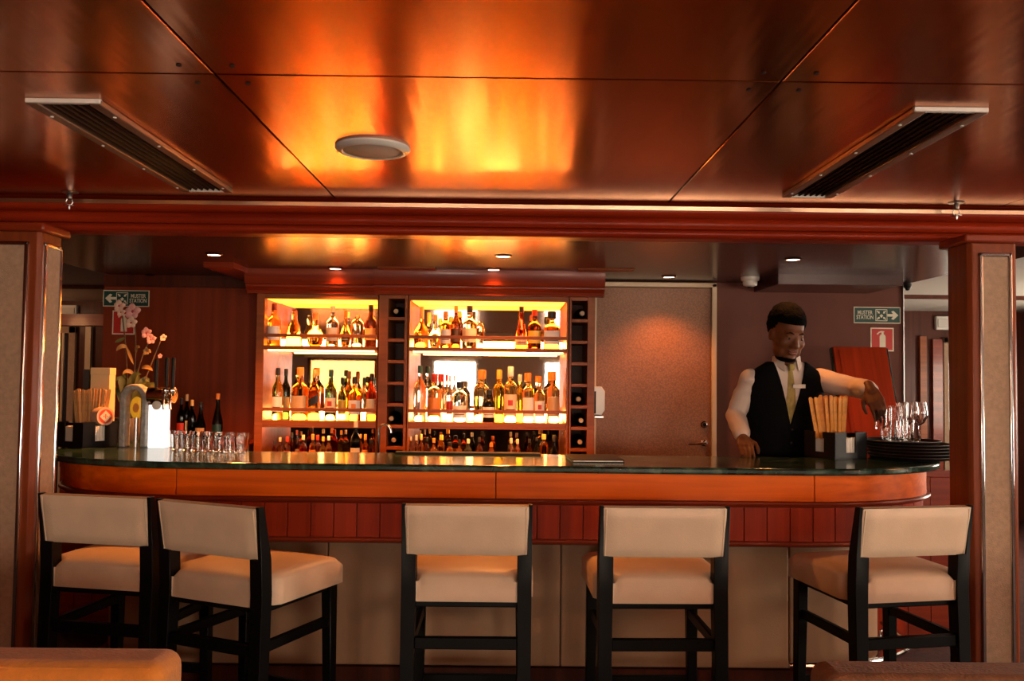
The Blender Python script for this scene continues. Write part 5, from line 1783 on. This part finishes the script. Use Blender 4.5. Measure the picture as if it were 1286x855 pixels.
def hand(mb, wrist, d, palm_n, thumb_side, curl, rr=0.0092):
    """palm, four unequal bent fingers and a thumb from the side of the palm"""
    d = d.normalized()
    side = d.cross(palm_n).normalized() * thumb_side      # towards the thumb
    nrm = palm_n.normalized()
    mb.capsule(wrist - d * 0.03, wrist + d * 0.02, 0.026, 0.027)
    kn = []
    for k, (o, ln, f) in enumerate(((0.030, 0.090, 0.072), (0.010, 0.094, 0.080), (-0.010, 0.090, 0.074), (-0.029, 0.082, 0.060))):
        base = wrist + d * ln + side * o
        mb.capsule(wrist + d * 0.015 + side * o * 0.7, base, 0.0145, 0.0125)
        kn.append((base, f))
    for k, (b, f) in enumerate(kn):
        p = b
        ang = 0.0
        dirv = d
        for seg, fr in enumerate((0.45, 0.32, 0.23)):
            ang += curl * (0.7 if seg == 0 else 1.0)
            dirv = d * math.cos(ang) + nrm * math.sin(ang)
            e = p + dirv * (f * fr * 1.12)
            mb.capsule(p, e, rr * (1.0 - 0.08 * seg), rr * (0.95 - 0.10 * seg), 10)
            p = e
    # thumb
    a = wrist + d * 0.030 + side * 0.026
    b = a + (d * 0.65 + side * 0.75 + nrm * 0.25).normalized() * 0.038
    c = b + (d * 0.90 + side * 0.20 + nrm * (0.25 + curl * 0.6)).normalized() * 0.032
    e = c + (d * 0.85 - side * 0.10 + nrm * (0.35 + curl * 0.8)).normalized() * 0.026
    mb.capsule(wrist + d * 0.01 + side * 0.012, a, 0.017, 0.0145)
    mb.capsule(a, b, 0.0135, 0.011, 10); mb.capsule(b, c, 0.011, 0.0102, 10); mb.capsule(c, e, 0.0102, 0.0085, 10)
    return mb


# head in its own frame: looks along -Y, chin to crown; then bowed and turned
HS = 1.12
head_c = P(987, 421, Y=4.535) - BO
HM = Matrix.Translation(head_c) @ Matrix.Rotation(R(12), 4, 'Z') @ Matrix.Rotation(R(4), 4, 'Y') @ Matrix.Rotation(R(14), 4, 'X') @ Matrix.Scale(HS, 4)
hb = MB()
hb.ell((0, 0.012, 0.040), (0.074, 0.096, 0.088), 28, 18)
hb.ell((0, -0.022, -0.010), (0.067, 0.074, 0.092), 28, 18)
hb.ell((0, -0.030, -0.062), (0.052, 0.056, 0.052), 24, 14)
hb.ell((0, -0.066, -0.094), (0.026, 0.024, 0.020), 16, 10)
hb.ell((0, -0.078, 0.026), (0.052, 0.016, 0.011), 20, 10)
for s in (-1, 1):
    hb.ell((s * 0.038, -0.060, -0.024), (0.027, 0.027, 0.028), 16, 10)
    hb.ell((s * 0.029, -0.066, 0.006), (0.020, 0.016, 0.016), 16, 10)
    hb.ell((s * 0.014, -0.094, -0.034), (0.011, 0.013, 0.009), 12, 8)
    hb.ell((s * 0.073, 0.004, -0.002), (0.010, 0.022, 0.032), 14, 10)
    hb.ell((s * 0.042, -0.032, -0.062), (0.022, 0.040, 0.036), 16, 10)
hb.capsule((0, -0.084, 0.018), (0, -0.104, -0.026), 0.009, 0.013)
hb.ell((0, -0.104, -0.030), (0.014, 0.013, 0.011), 14, 10)
hb.ell((0, -0.082, -0.060), (0.026, 0.014, 0.012), 16, 8)
body = MB()
body.v += [tuple(HM @ Vector(v)) for v in hb.v]; body.f += list(hb.f)
body.capsule((0, -0.112, 1.52), tuple(head_c + Vector((0, 0.02, -0.05))), 0.058, 0.054, 20)
torso(body, -0.014, 0.93, 1.575)
for (S, E, Wr) in ((SR, ER, WR), (SL, EL, WL)):
    body.capsule(S, E, 0.046, 0.038); body.capsule(E, Wr, 0.036, 0.026)
hand(body, WR, HR_dir, Vector((0.15, 0.25, -1)), 1, 0.22)
hand(body, WL, (HL_dir + Vector((0, 0, -0.25))).normalized(), Vector((0.35, 0.35, -0.75)), -1, 0.50)
for s in (-1, 1):
    body.capsule((s * 0.085, 0.0, 0.95), (s * 0.10, -0.01, 0.52), 0.078, 0.055)
    body.capsule((s * 0.10, -0.01, 0.52), (s * 0.105, 0.02, 0.12), 0.052, 0.040)
    body.capsule((s * 0.105, 0.03, 0.055), (s * 0.115, -0.09, 0.045), 0.036, 0.030)
person = remeshed(body, 'person', M['skin'], None, 0.005, 4, BO)
bm = bmesh.new(); bm.from_mesh(person.data)
hv = [v for v in bm.verts if v.co.z > 1.575]
for _ in range(7):
    bmesh.ops.smooth_vert(bm, verts=hv, factor=0.5, use_axis_x=True, use_axis_y=True, use_axis_z=True)
bm.to_mesh(person.data); bm.free()
tag(person, 'bartender in white shirt, black vest and tie reaching over the counter', 'person')

# face details
for s in (-1, 1):
    e = MB().ell((0, 0, 0), (0.0125, 0.0115, 0.0105), 16, 10, HM @ Matrix.Translation((s * 0.029, -0.0755, 0.004)))
    e = e.build('eye', M['eyewhite'], person, smooth=180)
    MB().ell((0, 0, 0), (0.0058, 0.003, 0.0058), 12, 8, HM @ Matrix.Translation((s * 0.030 + 0.002, -0.0858, 0.000))).build('iris', M['pupil'], e, smooth=180)
    MB().ell((0, 0, 0), (0.0150, 0.0130, 0.0095), 16, 10, HM @ Matrix.Translation((s * 0.029, -0.0755, 0.0080)) @ Matrix.Rotation(R(10), 4, 'X')).build('eyelid', M['skin'], person, smooth=180)
    MB().tube([tuple(HM @ Vector((s * 0.012, -0.0915, 0.022))), tuple(HM @ Vector((s * 0.030, -0.0920, 0.028))), tuple(HM @ Vector((s * 0.046, -0.0800, 0.022)))], [0.0022, 0.0034, 0.0015], 8).build('eyebrow', M['hair'], person)
lp = MB()
lp.ell((0, 0, 0), (0.024, 0.0100, 0.0052), 18, 8, HM @ Matrix.Translation((0, -0.0900, -0.0565)))
lp.ell((0, 0, 0), (0.022, 0.0105, 0.0068), 18, 8, HM @ Matrix.Translation((0, -0.0895, -0.0665)))
remeshed(lp, 'lips', M['lips'], person, 0.002, 2)
bd = MB()
bd.ell((0, 0, 0), (0.027, 0.022, 0.016), 18, 10, HM @ Matrix.Translation((0, -0.0690, -0.0985)))
bd.ell((0, 0, 0), (0.047, 0.048, 0.020), 18, 10, HM @ Matrix.Translation((0, -0.0300, -0.0985)))
remeshed(bd, 'beard', M['hair'], person, 0.004, 2)
# hair: close-cropped curls over the skull, with a hairline
hr = MB()
hr.ell((0, 0, 0), (0.083, 0.104, 0.098), 56, 40, Matrix.Translation((0, 0.016, 0.056)))
keep = []
vs2 = []
for (x, y, z) in hr.v:
    q = Vector((x, y, z))
    k = 1.0 + 0.05 * noise.noise(q * 45) + 0.03 * noise.noise(q * 110)
    c_ = Vector((0, 0.018, 0.056))
    vs2.append(c_ + (q - c_) * k)
hm_ = MB(); hm_.v = [tuple(v) for v in vs2]; hm_.f = list(hr.f)
# trim below the hairline (higher in front than at the nape)
def hairline(v):
    f = v[1]
    if f < -0.030:
        return v[2] < 0.068
    if f < 0.006:
        return v[2] < 0.068 - (f + 0.030) * 1.3
    return v[2] < 0.022 - (f - 0.006) * 1.0
hm_.f = [f for f in hm_.f if not all(hairline(hm_.v[i]) for i in f)]
ho = MB().add(hm_.v, hm_.f, HM).build('hair', M['hair'], person, smooth=180)
sd_ = ho.modifiers.new('solid', 'SOLIDIFY'); sd_.thickness = 0.012; sd_.offset = -1

# shirt
sh = MB()
torso(sh, 0.0, 0.95, 1.560)
for (S, E, Wr, ka) in ((SR, ER, WR, 0), (SL, EL, WL, 1)):
    sh.ell(tuple(S + Vector((0, 0, -0.002))), (0.060, 0.062, 0.062), 18, 12)
    sh.capsule(S, E, 0.058, 0.052, 16)
    sh.capsule(E, E.lerp(Wr, 0.80), 0.052, 0.043, 16)
    dv = (Wr - E).normalized()
    sh.capsule(E.lerp(Wr, 0.72), E.lerp(Wr, 0.86), 0.046, 0.044, 16)
shirt = remeshed(sh, 'shirt', M['shirt'], person, 0.006, 5)
co_ = []                             # cloth creases on the sleeves
for v in shirt.data.vertices:
    q = v.co.copy()
    if abs(q.x) > 0.17:
        q += v.normal * (0.007 * noise.noise(Vector((q.x * 9, q.y * 9, q.z * 26))))
    co_.extend(q)
shirt.data.vertices.foreach_set('co', co_)
shirt.data.update()
# collar: band and two points
cb = MB()
nk = [(0.0, 0.0)]
cz, cy = 1.560, -0.114
bandpts = []
for i in range(29):
    a = R(-90 + 28 + (360 - 56) * i / 28)
    bandpts.append((0.066 * math.cos(a), cy + 0.064 * math.sin(a)))
n = len(bandpts)
vs = []
for (x, y) in bandpts:
    vs += [(x, y, cz - 0.012), (x * 0.94, cy + (y - cy) * 0.94, cz + 0.034), (x * 1.06, cy + (y - cy) * 1.06, cz + 0.030), (x * 1.12, cy + (y - cy) * 1.12, cz - 0.006)]
fs = []
for i in range(n - 1):
    for k in range(4):
        k2 = (k + 1) % 4
        fs.append((i * 4 + k, i * 4 + k2, (i + 1) * 4 + k2, (i + 1) * 4 + k))
fs += [(0, 1, 2, 3), tuple((n - 1) * 4 + k for k in (3, 2, 1, 0))]
collar = MB().add(vs, fs).build('collar', M['shirt'], shirt, smooth=50)
for s in (-1, 1):
    pts = [(s * 0.030, cy - 0.064, cz + 0.022), (s * 0.062, cy - 0.030, cz + 0.022), (s * 0.066, cy - 0.052, cz - 0.020), (s * 0.036, cy - 0.088, cz - 0.050)]
    vs = pts + [(x, y + 0.006, z - 0.002) for x, y, z in pts]
    MB().add(vs, [(0, 1, 2, 3), (7, 6, 5, 4), (0, 4, 5, 1), (1, 5, 6, 2), (2, 6, 7, 3), (3, 7, 4, 0)]).build('collar_point', M['shirt'], shirt, smooth=0)


def chest_y(x, z, grow):
    _, cyy, hw, hd = ring_at(z)
    u = min(0.98, abs(x) / (hw + grow))
    return cyy - (hd + grow) * (1 - u ** 2.5) ** (1 / 2.5)


# tie: knot and blade that follow the chest
vs, fs = [], []
prof_t = [(1.520, 0.010), (1.500, 0.013), (1.40, 0.021), (1.30, 0.027), (1.20, 0.032)]
for (z, hw) in prof_t:
    y = chest_y(0, z, 0.004)
    vs += [(-hw, y, z), (0, y - 0.006, z), (hw, y, z), (0, y + 0.004, z)]
for i in range(len(prof_t) - 1):
    for k in range(4):
        k2 = (k + 1) % 4
        fs.append((i * 4 + k, i * 4 + k2, i * 4 + 4 + k2, i * 4 + 4 + k))
fs += [(0, 1, 2, 3), (16, 17, 18, 19)]
tie = MB().add(vs, fs).build('tie', M['tie'], person, smooth=30)
ky = chest_y(0, 1.525, 0.006)
MB().lathe([(0.012, -0.016), (0.019, 0.012), (0.016, 0.018)], 10, 3).build('tie_knot', M['tie'], tie, (0, ky - 0.012, 1.530))

# vest: open shell over the torso with a V neck
bm = bmesh.new()
vm = torso(MB(), 0.009, 0.93, 1.556, 40, 72, False)
vv = [bm.verts.new(v) for v in vm.v]
for f in vm.f:
    bm.faces.new([vv[i] for i in f])
ZV, TOPW = 1.235, 0.080
slope = TOPW / (1.556 - ZV)
for s in (-1, 1):
    g = bm.faces[:] + bm.edges[:] + bm.verts[:]
    nrm = Vector((s, 0, -slope)).normalized()
    bmesh.ops.bisect_plane(bm, geom=g, plane_co=(0, 0, ZV), plane_no=nrm)
dead = [f for f in bm.faces if f.calc_center_median().y < -0.10 and f.calc_center_median().z > ZV and abs(f.calc_center_median().x) < (f.calc_center_median().z - ZV) * slope]
bmesh.ops.delete(bm, geom=dead, context='FACES')
me = bpy.data.meshes.new('vest'); bm.to_mesh(me); bm.free()
me.materials.append(M['vest']); me.shade_smooth()
vest = bpy.data.objects.new('vest', me); COL.objects.link(vest); vest.parent = person
sd_ = vest.modifiers.new('solid', 'SOLIDIFY'); sd_.thickness = 0.006; sd_.offset = 1
for z in (1.21, 1.14, 1.07, 1.00):
    MB().lathe([(0.007, 0), (0.007, 0.003), (0.004, 0.004)], 10, mtx=Matrix.Rotation(R(90), 4, 'X')).build('button', M['black'], vest, (0.012, chest_y(0.012, z, 0.017), z))
tg = P(1003, 485, Y=4.50) - BO
box('name_tag', M['paper'], tg.x - 0.032, tg.x + 0.032, chest_y(tg.x, tg.z, 0.022), chest_y(tg.x, tg.z, 0.012) + 0.004, tg.z - 0.010, tg.z + 0.010, vest, 0.001)
# trousers and shoes
tr_ = MB()
tr_.ell((0, 0.0, 0.93), (0.180, 0.130, 0.10), 24, 12)
for s in (-1, 1):
    tr_.capsule((s * 0.088, 0.0, 0.92), (s * 0.102, -0.012, 0.52), 0.094, 0.072, 16)
    tr_.capsule((s * 0.102, -0.012, 0.52), (s * 0.106, 0.02, 0.12), 0.070, 0.060, 16)
remeshed(tr_, 'trousers', M['trouser'], person, 0.010, 4)
for s in (-1, 1):
    so = MB()
    so.ell((s * 0.108, 0.03, 0.055), (0.044, 0.070, 0.054), 16, 10)
    so.ell((s * 0.116, -0.075, 0.042), (0.046, 0.095, 0.041), 16, 10)
    so.v = [(x, y, max(z, 0.002)) for x, y, z in so.v]
    remeshed(so, 'shoe', M['black'], person, 0.008, 2)
# the glass in his fingers
hp3 = WL + (HL_dir + Vector((0, 0, -0.25))).normalized() * 0.125 + BO
gz = hp3.z - 0.10
t = tumbler_mesh(MB(), 0.024, 0.030, 0.088).build('tumbler', M['glass'], None, (hp3.x + 0.012, hp3.y + 0.01, gz), smooth=60)
tag(t, "clear tumbler held in the bartender's outstretched hand", 'glass', 'glasses on the trays')
